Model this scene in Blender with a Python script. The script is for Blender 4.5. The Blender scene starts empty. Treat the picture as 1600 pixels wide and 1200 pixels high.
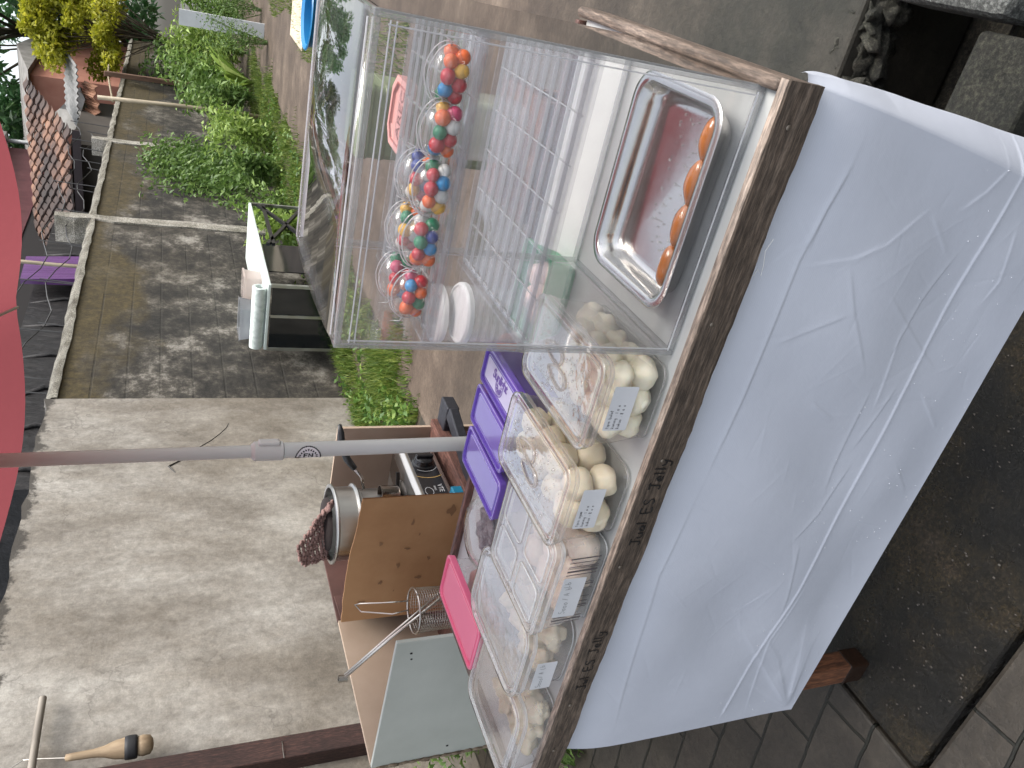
import bpy, math, random
import numpy as np
from mathutils import Vector, Matrix
random.seed(7); rng=np.random.default_rng(7)
S=bpy.context.scene; C=S.collection
R=math.radians
# ---------------------------------------------------------------- camera (phone held sideways: the picture lies on its side)
def cam_axes(p,y,r):
    cp,sp,cy,sy=math.cos(p),math.sin(p),math.cos(y),math.sin(y)
    f=Vector((sy*cp,cy*cp,-sp)); rt=Vector((cy,-sy,0)); dn=f.cross(rt)
    return rt*math.cos(r)+dn*math.sin(r), -rt*math.sin(r)+dn*math.cos(r), f
rt,dn,fw=cam_axes(.4163,-.5468,-.0043)
cam=bpy.data.objects.new('camera',bpy.data.cameras.new('camera')); C.objects.link(cam)
M=Matrix((dn,rt,-fw)).transposed().to_4x4(); M.translation=Vector((.0578,-.7241,1.4))
cam.matrix_world=M; cam.data.sensor_width=36; cam.data.lens=1229.26/1600*36
cam.data.clip_start=.05; cam.data.clip_end=400
S.camera=cam
# ---------------------------------------------------------------- sky, sun, exposure
W=bpy.data.worlds.new('World'); S.world=W; W.use_nodes=True
nt=W.node_tree; bg=nt.nodes['Background']
sky=nt.nodes.new('ShaderNodeTexSky'); sky.sky_type='NISHITA'; sky.sun_disc=False
SUN_EL,SUN_AZ=R(62),R(75)
sky.sun_elevation=SUN_EL; sky.sun_rotation=SUN_AZ; sky.dust_density=4; sky.air_density=1.2; sky.ozone_density=1
hs=nt.nodes.new('ShaderNodeHueSaturation'); hs.inputs['Saturation'].default_value=.42; hs.inputs['Value'].default_value=1.0
nt.links.new(sky.outputs[0],hs.inputs['Color']); nt.links.new(hs.outputs[0],bg.inputs['Color'])
bg.inputs['Strength'].default_value=.15
sl=bpy.data.lights.new('sun','SUN'); sl.energy=1.2; sl.angle=R(24); sl.color=(1,.96,.9)
so=bpy.data.objects.new('sun',sl); C.objects.link(so)
sd=Vector((math.sin(SUN_AZ)*math.cos(SUN_EL),math.cos(SUN_AZ)*math.cos(SUN_EL),math.sin(SUN_EL)))
so.rotation_euler=sd.to_track_quat('Z','Y').to_euler()
S.view_settings.view_transform='Standard'; S.view_settings.look='None'; S.view_settings.gamma=1
S.view_settings.use_curve_mapping=False; S.view_settings.exposure=1.3
S.cycles.max_bounces=12; S.cycles.transparent_max_bounces=40; S.cycles.diffuse_bounces=3; S.cycles.glossy_bounces=3
S.cycles.transmission_bounces=4; S.cycles.caustics_reflective=False; S.cycles.caustics_refractive=False
S.cycles.sample_clamp_indirect=6; S.cycles.use_denoising=True

# ---------------------------------------------------------------- materials
MATS={}
def newmat(name):
    m=bpy.data.materials.new(name); m.use_nodes=True; return m,m.node_tree,m.node_tree.nodes['Principled BSDF']
def noise(nt,vec,scale,detail=6,rough=.6,dist=0):
    n=nt.nodes.new('ShaderNodeTexNoise'); n.inputs['Scale'].default_value=scale; n.inputs['Detail'].default_value=detail
    n.inputs['Roughness'].default_value=rough; n.inputs['Distortion'].default_value=dist
    if vec is not None: nt.links.new(vec,n.inputs['Vector'])
    return n.outputs['Fac']
def ramp(nt,fac,stops):
    r=nt.nodes.new('ShaderNodeValToRGB'); nt.links.new(fac,r.inputs[0])
    while len(r.color_ramp.elements)<len(stops): r.color_ramp.elements.new(.5)
    for e,(p,c) in zip(r.color_ramp.elements,stops):
        e.position=p; e.color=(*c,1) if len(c)==3 else c
    return r.outputs[0]
def g3(v): return (v,v,v)
def mapping(nt,scale=(1,1,1),loc=(0,0,0),rot=(0,0,0)):
    tc=nt.nodes.new('ShaderNodeTexCoord'); mp=nt.nodes.new('ShaderNodeMapping'); nt.links.new(tc.outputs['Object'],mp.inputs[0])
    mp.inputs['Scale'].default_value=scale; mp.inputs['Location'].default_value=loc; mp.inputs['Rotation'].default_value=rot
    return mp.outputs[0]
def mix(nt,fac,a,b,mode='MIX'):
    x=nt.nodes.new('ShaderNodeMix'); x.data_type='RGBA'; x.blend_type=mode
    for s,v in ((x.inputs[0],fac),(x.inputs[6],a),(x.inputs[7],b)):
        if hasattr(v,'links'): nt.links.new(v,s)
        elif isinstance(v,(int,float)): s.default_value=v
        else: s.default_value=(*v,1)
    return x.outputs[2]
def bump(nt,b,h,strength=.3,dist=.01,prev=None):
    n=nt.nodes.new('ShaderNodeBump'); n.inputs['Strength'].default_value=strength; n.inputs['Distance'].default_value=dist
    nt.links.new(h,n.inputs['Height'])
    if prev is not None: nt.links.new(prev,n.inputs['Normal'])
    if b: nt.links.new(n.outputs[0],b.inputs['Normal'])
    return n.outputs[0]
def pm(name,stops,scale=10,sc=(1,1,1),rough=.6,bmp=.2,bd=.003,bscale=None,metal=0,spec=.5,detail=6,coat=0,sss=0,rvar=0):
    """stops: list of (position, colour) over noise"""
    if name in MATS: return MATS[name]
    m,nt,b=newmat(name); v=mapping(nt,sc)
    if len(stops)==3 and not isinstance(stops[0],(tuple,list)): stops=[(0.3,tuple(c*.88 for c in stops)),(.7,tuple(min(1,c*1.08) for c in stops))]
    f=noise(nt,v,scale,detail); nt.links.new(ramp(nt,f,stops),b.inputs['Base Color'])
    b.inputs['Roughness'].default_value=rough; b.inputs['Metallic'].default_value=metal; b.inputs['Specular IOR Level'].default_value=spec
    b.inputs['Coat Weight'].default_value=coat
    if sss: b.inputs['Subsurface Weight'].default_value=sss; b.inputs['Subsurface Radius'].default_value=(.02,.012,.006); b.inputs['Subsurface Scale'].default_value=.5
    if rvar:
        f3=noise(nt,v,scale*.7,4); nt.links.new(ramp(nt,f3,[(.35,g3(max(0,rough-rvar))),(.65,g3(min(1,rough+rvar)))]),b.inputs['Roughness'])
    if bmp: f2=noise(nt,v,bscale or scale*3,8); bump(nt,b,f2,bmp,bd)
    MATS[name]=m; return m
def clear(name,tint=(.97,.98,.97),body=(.8,.8,.8),body_w=.0,rough=.03,gloss=1.0,bmp=0,bscale=60,trans=.5,spots=0,film=0,film_scale=9):
    """thin clear or milky plastic: see-through + a scattering share + Fresnel reflection"""
    if name in MATS: return MATS[name]
    m=bpy.data.materials.new(name); m.use_nodes=True; nt=m.node_tree; nt.nodes.clear()
    out=nt.nodes.new('ShaderNodeOutputMaterial'); v=mapping(nt)
    tr=nt.nodes.new('ShaderNodeBsdfTransparent'); tr.inputs[0].default_value=(*tint,1)
    df=nt.nodes.new('ShaderNodeBsdfDiffuse'); df.inputs[0].default_value=(*body,1)
    tl=nt.nodes.new('ShaderNodeBsdfTranslucent'); tl.inputs[0].default_value=(*body,1)
    a=nt.nodes.new('ShaderNodeMixShader'); a.inputs[0].default_value=trans; nt.links.new(df.outputs[0],a.inputs[1]); nt.links.new(tl.outputs[0],a.inputs[2])
    b=nt.nodes.new('ShaderNodeMixShader'); b.inputs[0].default_value=body_w; nt.links.new(tr.outputs[0],b.inputs[1]); nt.links.new(a.outputs[0],b.inputs[2])
    if film:
        fn=noise(nt,v,film_scale,5); fr=ramp(nt,fn,[(.38,g3(max(0,body_w-film))),(.68,g3(min(1,body_w+film)))]); nt.links.new(fr,b.inputs[0])
    gl=nt.nodes.new('ShaderNodeBsdfGlossy'); gl.inputs['Roughness'].default_value=rough
    ge=nt.nodes.new('ShaderNodeNewGeometry'); dt=nt.nodes.new('ShaderNodeVectorMath'); dt.operation='DOT_PRODUCT'
    nt.links.new(ge.outputs['Normal'],dt.inputs[0]); nt.links.new(ge.outputs['Incoming'],dt.inputs[1])
    def mth(op,a,b=None):
        n=nt.nodes.new('ShaderNodeMath'); n.operation=op
        for i,x in enumerate((a,b)):
            if x is None: continue
            if isinstance(x,(int,float)): n.inputs[i].default_value=x
            else: nt.links.new(x,n.inputs[i])
        return n.outputs[0]
    k5=mth('POWER',mth('SUBTRACT',1.0,mth('ABSOLUTE',dt.outputs['Value'])),5.0); sch=mth('ADD',mth('MULTIPLY',k5,.96),.04)
    mu=nt.nodes.new('ShaderNodeMath'); mu.operation='MULTIPLY'; mu.inputs[1].default_value=gloss; mu.use_clamp=True; nt.links.new(sch,mu.inputs[0])
    c=nt.nodes.new('ShaderNodeMixShader'); nt.links.new(mu.outputs[0],c.inputs[0]); nt.links.new(b.outputs[0],c.inputs[1]); nt.links.new(gl.outputs[0],c.inputs[2])
    if bmp:
        bn=bump(nt,None,noise(nt,v,bscale,3),bmp,.002)
        if spots:
            vo=nt.nodes.new('ShaderNodeTexVoronoi'); vo.inputs['Scale'].default_value=spots; nt.links.new(v,vo.inputs['Vector'])
            rr=ramp(nt,vo.outputs['Distance'],[(.0,g3(1)),(.16,g3(.6)),(.2,g3(0))]); bn=bump(nt,None,rr,.5,.002,bn)
        nt.links.new(bn,gl.inputs['Normal']); nt.links.new(bn,dt.inputs[0])
    nt.links.new(c.outputs[0],out.inputs[0]); MATS[name]=m; return m

def wood(name,c1,c2,c3,axis='x',rough=.65,scale=1,bmp=.5):
    if name in MATS: return MATS[name]
    m,nt,b=newmat(name); s={'x':(3,60,60),'y':(60,3,60),'z':(60,60,3)}[axis]
    v=mapping(nt,tuple(k*scale for k in s)); v2=mapping(nt,(5,5,5))
    f=noise(nt,v,1.6,9,.7,.4); col=ramp(nt,f,[(.25,c1),(.5,c2),(.78,c3)])
    f2=noise(nt,v2,1.5,4); col=mix(nt,ramp(nt,f2,[(.4,g3(0)),(.65,g3(.55))]),col,c1)
    vf=mapping(nt,tuple(k*scale*(2.6 if k>10 else 7) for k in s)); f4=noise(nt,vf,1.5,6,.7); col=mix(nt,.85,col,ramp(nt,f4,[(.36,g3(.35)),(.5,g3(.95)),(.64,g3(1.9))]),'MULTIPLY')
    nt.links.new(col,b.inputs['Base Color']); b.inputs['Roughness'].default_value=rough
    bump(nt,b,f,bmp,.003); MATS[name]=m; return m
def metal(name,col=(.62,.61,.58),rough=.25,sc=(1,1,1),scale=8,bmp=.05):
    if name in MATS: return MATS[name]
    m,nt,b=newmat(name); v=mapping(nt,sc); f=noise(nt,v,scale,5)
    nt.links.new(ramp(nt,f,[(.3,tuple(c*.8 for c in col)),(.7,col)]),b.inputs['Base Color'])
    nt.links.new(ramp(nt,f,[(.3,g3(rough*.6)),(.7,g3(rough*1.5))]),b.inputs['Roughness']); b.inputs['Metallic'].default_value=1
    bump(nt,b,f,bmp,.004); MATS[name]=m; return m

# walls -----------------------------------------------------------
def wall_mossy():
    m,nt,b=newmat('mossy_block_wall'); v=mapping(nt)
    n1=noise(nt,mapping(nt,(1,1.0,1.25)),1.9,15,.8,0); n2=noise(nt,mapping(nt,(1,.45,.9),(3,1,5)),1.5,5,.6); n3=noise(nt,v,17,10,.8); n5=noise(nt,mapping(nt,(1,.6,.8),(9,4,2)),.9,4,.5)
    col=ramp(nt,n1,[(.40,(.009,.008,.006)),(.475,(.026,.023,.018)),(.535,(.07,.062,.05)),(.585,(.19,.175,.15)),(.67,(.31,.295,.26))])
    col=mix(nt,ramp(nt,n5,[(.42,g3(0)),(.6,g3(.75))]),col,ramp(nt,n1,[(.4,(.012,.010,.007)),(.6,(.07,.058,.04))]))
    col=mix(nt,.7,col,ramp(nt,n3,[(.34,g3(.45)),(.5,g3(.95)),(.66,g3(1.6))]),'MULTIPLY')
    sx=nt.nodes.new('ShaderNodeSeparateXYZ'); nt.links.new(v,sx.inputs[0])
    # moss grows towards the wall's top
    mr=nt.nodes.new('ShaderNodeMapRange'); nt.links.new(sx.outputs['Z'],mr.inputs[0]); mr.inputs[1].default_value=1.1; mr.inputs[2].default_value=2.15; mr.inputs[3].default_value=-.18; mr.inputs[4].default_value=.27
    ad=nt.nodes.new('ShaderNodeMath'); ad.operation='ADD'; nt.links.new(n2,ad.inputs[0]); nt.links.new(mr.outputs[0],ad.inputs[1])
    moss=ramp(nt,ad.outputs[0],[(.56,g3(0)),(.68,g3(.9))])
    col=mix(nt,moss,col,ramp(nt,n3,[(.3,(.016,.012,.004)),(.5,(.05,.036,.011)),(.7,(.10,.075,.026))]))
    # block joints
    cb=nt.nodes.new('ShaderNodeCombineXYZ'); nt.links.new(sx.outputs['Y'],cb.inputs[0]); nt.links.new(sx.outputs['Z'],cb.inputs[1])
    br=nt.nodes.new('ShaderNodeTexBrick'); nt.links.new(cb.outputs[0],br.inputs['Vector']); br.inputs['Scale'].default_value=1
    br.inputs['Brick Width'].default_value=.62; br.inputs['Row Height'].default_value=.238; br.inputs['Mortar Size'].default_value=.009; br.inputs['Mortar Smooth'].default_value=.4
    jm=nt.nodes.new('ShaderNodeMath'); jm.operation='MULTIPLY'; nt.links.new(br.outputs['Fac'],jm.inputs[0]); nt.links.new(ramp(nt,n1,[(.4,g3(.6)),(.56,g3(.05))]),jm.inputs[1])
    col=mix(nt,jm.outputs[0],col,(.025,.022,.017))
    nt.links.new(col,b.inputs['Base Color']); b.inputs['Roughness'].default_value=.9
    p=bump(nt,None,n3,.6,.012); iv=nt.nodes.new('ShaderNodeMath'); iv.operation='SUBTRACT'; iv.inputs[0].default_value=1; nt.links.new(jm.outputs[0],iv.inputs[1]); bump(nt,b,iv.outputs[0],.8,.012,p)
    return m
def wall_plaster():
    m,nt,b=newmat('stained_plaster'); v=mapping(nt)
    n1=noise(nt,mapping(nt,(1,1.5,.8)),1.5,15,.74,0); n2=noise(nt,v,24,10,.8); n4=noise(nt,mapping(nt,(1,1.2,.5)),1.6,6)
    col=ramp(nt,n1,[(.3,(.12,.105,.088)),(.43,(.21,.19,.162)),(.54,(.30,.28,.247)),(.68,(.42,.40,.36))])
    col=mix(nt,ramp(nt,n4,[(.45,g3(0)),(.72,g3(.5))]),col,(.2,.17,.13))
    col=mix(nt,.75,col,ramp(nt,n2,[(.3,g3(.55)),(.5,g3(.95)),(.7,g3(1.4))]),'MULTIPLY')
    sx=nt.nodes.new('ShaderNodeSeparateXYZ'); nt.links.new(v,sx.inputs[0])
    mr=nt.nodes.new('ShaderNodeMapRange'); nt.links.new(sx.outputs['Z'],mr.inputs[0]); mr.inputs[1].default_value=2.02; mr.inputs[2].default_value=2.24; mr.inputs[3].default_value=-.25; mr.inputs[4].default_value=.35
    ad=nt.nodes.new('ShaderNodeMath'); ad.operation='ADD'; nt.links.new(noise(nt,v,7,8,.7),ad.inputs[0]); nt.links.new(mr.outputs[0],ad.inputs[1])
    col=mix(nt,ramp(nt,ad.outputs[0],[(.52,g3(0)),(.62,g3(.9))]),col,(.045,.04,.034))
    n7=noise(nt,mapping(nt,(1,1,1),(5,2,7)),.8,5,.55); m7=nt.nodes.new('ShaderNodeMapRange'); nt.links.new(sx.outputs['Z'],m7.inputs[0]); m7.inputs[1].default_value=.2; m7.inputs[2].default_value=1.9; m7.inputs[3].default_value=.14; m7.inputs[4].default_value=-.14
    a7=nt.nodes.new('ShaderNodeMath'); a7.operation='ADD'; nt.links.new(n7,a7.inputs[0]); nt.links.new(m7.outputs[0],a7.inputs[1])
    col=mix(nt,ramp(nt,a7.outputs[0],[(.42,g3(0)),(.62,g3(.75))]),col,mix(nt,1.0,col,(.58,.54,.49),'MULTIPLY'))
    # hairline cracks
    wv=nt.nodes.new('ShaderNodeTexVoronoi'); wv.feature='DISTANCE_TO_EDGE'; wv.inputs['Scale'].default_value=1.9
    wp=nt.nodes.new('ShaderNodeVectorMath'); wp.operation='MULTIPLY_ADD'; nz=nt.nodes.new('ShaderNodeTexNoise'); nz.inputs['Scale'].default_value=6; nz.inputs['Detail'].default_value=6; nt.links.new(v,nz.inputs['Vector'])
    nt.links.new(nz.outputs['Color'],wp.inputs[0]); wp.inputs[1].default_value=(.35,.35,.35); nt.links.new(v,wp.inputs[2]); nt.links.new(wp.outputs[0],wv.inputs['Vector'])
    ck=ramp(nt,wv.outputs['Distance'],[(0,g3(1)),(.006,g3(.7)),(.014,g3(0))])
    gate=nt.nodes.new('ShaderNodeMath'); gate.operation='MULTIPLY'; nt.links.new(ck,gate.inputs[0]); nt.links.new(ramp(nt,noise(nt,v,1.3,3),[(.5,g3(0)),(.62,g3(.38))]),gate.inputs[1])
    col=mix(nt,gate.outputs[0],col,(.07,.06,.05))
    nt.links.new(col,b.inputs['Base Color']); b.inputs['Roughness'].default_value=.92
    p=bump(nt,None,n2,.45,.006); bump(nt,b,noise(nt,v,5,8,.7),.4,.02,p)
    return m
def paver_mat():
    m,nt,b=newmat('paving_blocks'); v0=mapping(nt,rot=(0,0,R(-8)))
    wn=nt.nodes.new('ShaderNodeTexNoise'); wn.inputs['Scale'].default_value=14; wn.inputs['Detail'].default_value=4; nt.links.new(v0,wn.inputs['Vector'])
    va=nt.nodes.new('ShaderNodeVectorMath'); va.operation='MULTIPLY_ADD'; nt.links.new(wn.outputs['Color'],va.inputs[0]); va.inputs[1].default_value=(.012,.012,0); nt.links.new(v0,va.inputs[2]); v=va.outputs[0]
    br=nt.nodes.new('ShaderNodeTexBrick'); nt.links.new(v,br.inputs['Vector']); br.inputs['Scale'].default_value=1
    br.inputs['Brick Width'].default_value=.25; br.inputs['Row Height'].default_value=.125; br.inputs['Mortar Size'].default_value=.0045; br.inputs['Mortar Smooth'].default_value=.5
    br.inputs['Color1'].default_value=(.036,.031,.024,1); br.inputs['Color2'].default_value=(.058,.05,.04,1); br.inputs['Mortar'].default_value=(.008,.009,.005,1)
    n=noise(nt,v,5,12,.7); n2=noise(nt,v,70,8,.8)
    col=mix(nt,.85,br.outputs['Color'],ramp(nt,n,[(.32,(.35,.33,.3)),(.5,(.8,.77,.72)),(.66,(1.3,1.25,1.15))]),'MULTIPLY')
    col=mix(nt,.6,col,ramp(nt,n2,[(.3,g3(.35)),(.7,g3(1.5))]),'MULTIPLY')
    nt.links.new(col,b.inputs['Base Color']); nt.links.new(ramp(nt,noise(nt,v,3,5),[(.4,g3(.3)),(.65,g3(.7))]),b.inputs['Roughness'])
    iv=nt.nodes.new('ShaderNodeMath'); iv.operation='SUBTRACT'; iv.inputs[0].default_value=1; nt.links.new(br.outputs['Fac'],iv.inputs[1])
    p=bump(nt,None,n2,.6,.004); p=bump(nt,None,n,.5,.012,p); bump(nt,b,iv.outputs[0],1,.012,p); return m
def slab_mat(name,stops,wet=.3,scale=3):
    m,nt,b=newmat(name); v=mapping(nt); n1=noise(nt,v,scale,10,.65); n2=noise(nt,v,110,8,.85)
    col=ramp(nt,n1,stops); col=mix(nt,.8,col,ramp(nt,n2,[(.38,g3(.2)),(.5,g3(.9)),(.6,g3(3.2))]),'MULTIPLY')
    nt.links.new(col,b.inputs['Base Color']); nt.links.new(ramp(nt,noise(nt,v,4,6),[(.35,g3(wet)),(.65,g3(min(1,wet+.4)))]),b.inputs['Roughness'])
    p=bump(nt,None,n2,1,.012); bump(nt,b,noise(nt,v,12,8),.6,.03,p); return m
def lane_mat():
    m,nt,b=newmat('earth_and_concrete_lane'); v=mapping(nt)
    n1=noise(nt,v,2.2,12,.7); n2=noise(nt,v,45,9,.8)
    earth=ramp(nt,n1,[(.3,(.042,.028,.019)),(.46,(.07,.048,.033)),(.6,(.11,.08,.057)),(.72,(.2,.155,.115))])
    conc=ramp(nt,n1,[(.34,(.005,.005,.003)),(.46,(.014,.014,.009)),(.56,(.028,.025,.018)),(.7,(.055,.048,.036))])
    sx=nt.nodes.new('ShaderNodeSeparateXYZ'); nt.links.new(v,sx.inputs[0])
    mr=nt.nodes.new('ShaderNodeMapRange'); nt.links.new(sx.outputs['Y'],mr.inputs[0]); mr.inputs[1].default_value=1.2; mr.inputs[2].default_value=3.0
    col=mix(nt,mr.outputs[0],conc,earth); col=mix(nt,.7,col,ramp(nt,n2,[(.3,g3(.4)),(.5,g3(.95)),(.74,g3(1.7))]),'MULTIPLY')
    nt.links.new(col,b.inputs['Base Color']); b.inputs['Roughness'].default_value=.75
    p=bump(nt,None,n2,.6,.006); bump(nt,b,noise(nt,v,6,6),.5,.02,p); return m

# ---------------------------------------------------------------- mesh helpers
class MB:
    def __init__(s): s.v=[]; s.f=[]
    def add(s,vs,fs):
        o=len(s.v); s.v+= [tuple(map(float,p)) for p in vs]; s.f+=[tuple(i+o for i in f) for f in fs]; return s
    def box(s,x0,x1,y0,y1,z0,z1):
        return s.add([(x0,y0,z0),(x1,y0,z0),(x1,y1,z0),(x0,y1,z0),(x0,y0,z1),(x1,y0,z1),(x1,y1,z1),(x0,y1,z1)],
              [(0,3,2,1),(4,5,6,7),(0,1,5,4),(1,2,6,5),(2,3,7,6),(3,0,4,7)])
    def bar(s,a,b,w,h=None,up=(0,0,1)):
        a=Vector(a);b=Vector(b);d=(b-a).normalized(); h=h or w
        u=Vector(up); 
        if abs(d.dot(u))>.98: u=Vector((0,1,0))
        sx=d.cross(u).normalized()*w/2; sz=sx.cross(d).normalized()*h/2
        vs=[p+i*sx+j*sz for p in(a,b) for i,j in((-1,-1),(1,-1),(1,1),(-1,1))]
        return s.add(vs,[(0,1,2,3),(7,6,5,4),(0,4,5,1),(1,5,6,2),(2,6,7,3),(3,7,4,0)])
    def tube(s,pts,r,n=8,caps=True):
        pts=[Vector(p) for p in pts]; rs=r if isinstance(r,(list,tuple)) else [r]*len(pts)
        o=[];prev=None
        for i,p in enumerate(pts):
            d=(pts[min(i+1,len(pts)-1)]-pts[max(i-1,0)]).normalized()
            if prev is None:
                u=Vector((0,0,1)) if abs(d.z)<.9 else Vector((1,0,0)); a=d.cross(u).normalized()
            else: a=(prev-d*prev.dot(d)).normalized()
            prev=a; b=d.cross(a)
            o+=[p+rs[i]*(a*math.cos(t)+b*math.sin(t)) for t in [2*math.pi*k/n for k in range(n)]]
        fs=[(i*n+k,i*n+(k+1)%n,(i+1)*n+(k+1)%n,(i+1)*n+k) for i in range(len(pts)-1) for k in range(n)]
        if caps: fs+=[tuple(range(n))[::-1],tuple((len(pts)-1)*n+k for k in range(n))]
        return s.add(o,fs)
    def lathe(s,prof,n=32,c=(0,0,0),cap0=False,cap1=False):
        o=[(c[0]+r*math.cos(2*math.pi*k/n),c[1]+r*math.sin(2*math.pi*k/n),c[2]+z) for r,z in prof for k in range(n)]
        fs=[(i*n+k,i*n+(k+1)%n,(i+1)*n+(k+1)%n,(i+1)*n+k) for i in range(len(prof)-1) for k in range(n)]
        if cap0: fs.append(tuple(range(n))[::-1])
        if cap1: fs.append(tuple((len(prof)-1)*n+k for k in range(n)))
        return s.add(o,fs)
    def loft(s,levels,c=(0,0),cap0=False,cap1=False,n=6):
        """levels: (half_x, half_y, corner_radius, z)"""
        o=[];N=4*n
        for hx,hy,r,z in levels:
            r=max(min(r,hx,hy),1e-4)
            for q,(sx,sy) in enumerate(((1,1),(-1,1),(-1,-1),(1,-1))):
                for k in range(n):
                    t=math.pi/2*(q+k/(n-1)); o.append((c[0]+sx*(hx-r)+r*math.cos(t),c[1]+sy*(hy-r)+r*math.sin(t),z))
        fs=[(i*N+k,i*N+(k+1)%N,(i+1)*N+(k+1)%N,(i+1)*N+k) for i in range(len(levels)-1) for k in range(N)]
        if cap0: fs.append(tuple(range(N))[::-1])
        if cap1: fs.append(tuple((len(levels)-1)*N+k for k in range(N)))
        return s.add(o,fs)
    def blob(s,c,rx,ry,rz,lump=.0,n=12,seed=0,rot=0,freq=2.2):
        rs=random.Random(seed); ph=[rs.uniform(0,6.28) for _ in range(6)]; o=[]
        for i in range(n+1):
            th=math.pi*i/n
            for k in range(2*n):
                p=math.pi*k/n; x,y,z=math.sin(th)*math.cos(p),math.sin(th)*math.sin(p),math.cos(th)
                l=1+lump*(math.sin(freq*x*2+ph[0])*math.sin(freq*y*1.7+ph[1])+.6*math.sin(freq*z*2.3+ph[2]+x*2)+.4*math.sin(freq*4*y+ph[3]+3*z)+.3*math.sin(freq*5*x+ph[4]))
                X,Y=x*rx*l,y*ry*l; cr,sr=math.cos(rot),math.sin(rot)
                o.append((c[0]+X*cr-Y*sr,c[1]+X*sr+Y*cr,c[2]+z*rz*l))
        N=2*n; fs=[(i*N+k,(i+1)*N+k,(i+1)*N+(k+1)%N,i*N+(k+1)%N) for i in range(n) for k in range(N)]
        return s.add(o,fs)
    def quad(s,a,b,c,d): return s.add([a,b,c,d],[(0,1,2,3)])
    def build(s,name,mat,parent=None,smooth=False,bevel=0,solid=0,angle=None):
        me=bpy.data.meshes.new(name); me.from_pydata(s.v,[],s.f); me.update()
        if mat: me.materials.append(mat)
        o=bpy.data.objects.new(name,me); C.objects.link(o)
        if smooth:
            me.polygons.foreach_set('use_smooth',[True]*len(me.polygons))
            if angle: me.set_sharp_from_angle(angle=R(angle))
        if parent: o.parent=parent
        if solid: md=o.modifiers.new('solid','SOLIDIFY'); md.thickness=solid; md.offset=0
        if bevel: md=o.modifiers.new('bevel','BEVEL'); md.width=bevel; md.segments=2; md.limit_method='ANGLE'; md.angle_limit=R(40)
        return o
def tag(o,label=None,cat=None,group=None,kind=None):
    if label: o['label']=label
    if cat: o['category']=cat
    if group: o['group']=group
    if kind: o['kind']=kind
    return o
def thing(name,label,cat,loc=(0,0,0),rz=0,group=None):
    o=bpy.data.objects.new(name,None); C.objects.link(o); o.location=loc; o.rotation_euler=(0,0,rz); o.empty_display_size=.05
    return tag(o,label,cat,group)
def struct(o): o['kind']='structure'; return o
def text(name,s,size,mat,parent,loc,rot=(R(90),0,0),shear=0,space=1,offset=0,mats=None):
    cu=bpy.data.curves.new(name,'FONT'); cu.body=s; cu.size=size; cu.shear=shear; cu.space_character=space; cu.offset=offset; cu.extrude=.0002; cu.align_x='CENTER'; cu.align_y='CENTER'; cu.resolution_u=3
    t=bpy.data.objects.new('tmp',cu); C.objects.link(t); bpy.context.view_layer.update()
    me=bpy.data.meshes.new_from_object(t.evaluated_get(bpy.context.evaluated_depsgraph_get())); bpy.data.objects.remove(t)
    me.name=name; me.materials.clear(); me.materials.append(mat)
    o=bpy.data.objects.new(name,me); C.objects.link(o); o.parent=parent; o.location=loc; o.rotation_euler=rot; return o
def fast_mesh(name,V,F,mat,parent=None):
    """V (n,3) array, F (m,4) quads"""
    me=bpy.data.meshes.new(name); me.vertices.add(len(V)); me.vertices.foreach_set('co',np.asarray(V,np.float32).ravel())
    me.loops.add(F.size); me.loops.foreach_set('vertex_index',F.astype(np.int32).ravel()); k=F.shape[1]
    me.polygons.add(len(F)); me.polygons.foreach_set('loop_start',np.arange(0,F.size,k,dtype=np.int32)); me.polygons.foreach_set('loop_total',np.full(len(F),k,np.int32))
    me.update(calc_edges=True); me.materials.append(mat)
    o=bpy.data.objects.new(name,me); C.objects.link(o)
    if parent: o.parent=parent
    return o
def leaves(pts,L,Wd,up=.3,droop=0,folds=True):
    """each leaf: a pointed, slightly bent quad pair at pts"""
    n=len(pts); d=rng.normal(size=(n,3)); d[:,2]=d[:,2]*.6+up; d/=np.linalg.norm(d,axis=1)[:,None]
    s=np.cross(d,rng.normal(size=(n,3))); s/=np.linalg.norm(s,axis=1)[:,None]
    l=L*rng.uniform(.6,1.3,(n,1)); w=Wd*rng.uniform(.6,1.3,(n,1))
    a=pts; b=pts+d*l*.45+s*w/2; c=pts+d*l; c[:,2]-=droop*l[:,0]; e=pts+d*l*.45-s*w/2
    V=np.stack([a,b,c,e],1).reshape(-1,3); F=np.arange(4*n).reshape(n,4); return V,F
def clump_pts(n,centers,rad,flat=1):
    k=rng.integers(0,len(centers),n); c=np.array(centers)[k]; p=rng.normal(size=(n,3)); p/=np.linalg.norm(p,axis=1)[:,None]
    r=rng.uniform(.35,1,(n,1))**.6; rr=np.array(rad)[k][:,None] if hasattr(rad,'__len__') else rad
    q=p*r*rr; q[:,2]*=flat; return c+q
def leafmat(name,c1,c2,c3,rough=.5,tl=.35):
    m=bpy.data.materials.new(name); m.use_nodes=True; nt=m.node_tree; b=nt.nodes['Principled BSDF']; out=nt.nodes['Material Output']
    v=mapping(nt); f=noise(nt,v,7,3); g=nt.nodes.new('ShaderNodeNewGeometry')
    col=ramp(nt,g.outputs['Random Per Island'],[(0,c1),(.5,c2),(1,c3)]); col=mix(nt,ramp(nt,f,[(.35,g3(0)),(.65,g3(.6))]),col,c1)
    nt.links.new(col,b.inputs['Base Color']); b.inputs['Roughness'].default_value=rough
    t=nt.nodes.new('ShaderNodeBsdfTranslucent'); nt.links.new(col,t.inputs[0]); mx=nt.nodes.new('ShaderNodeMixShader'); mx.inputs[0].default_value=tl
    nt.links.new(b.outputs[0],mx.inputs[1]); nt.links.new(t.outputs[0],mx.inputs[2]); nt.links.new(mx.outputs[0],out.inputs[0]); return m

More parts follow.
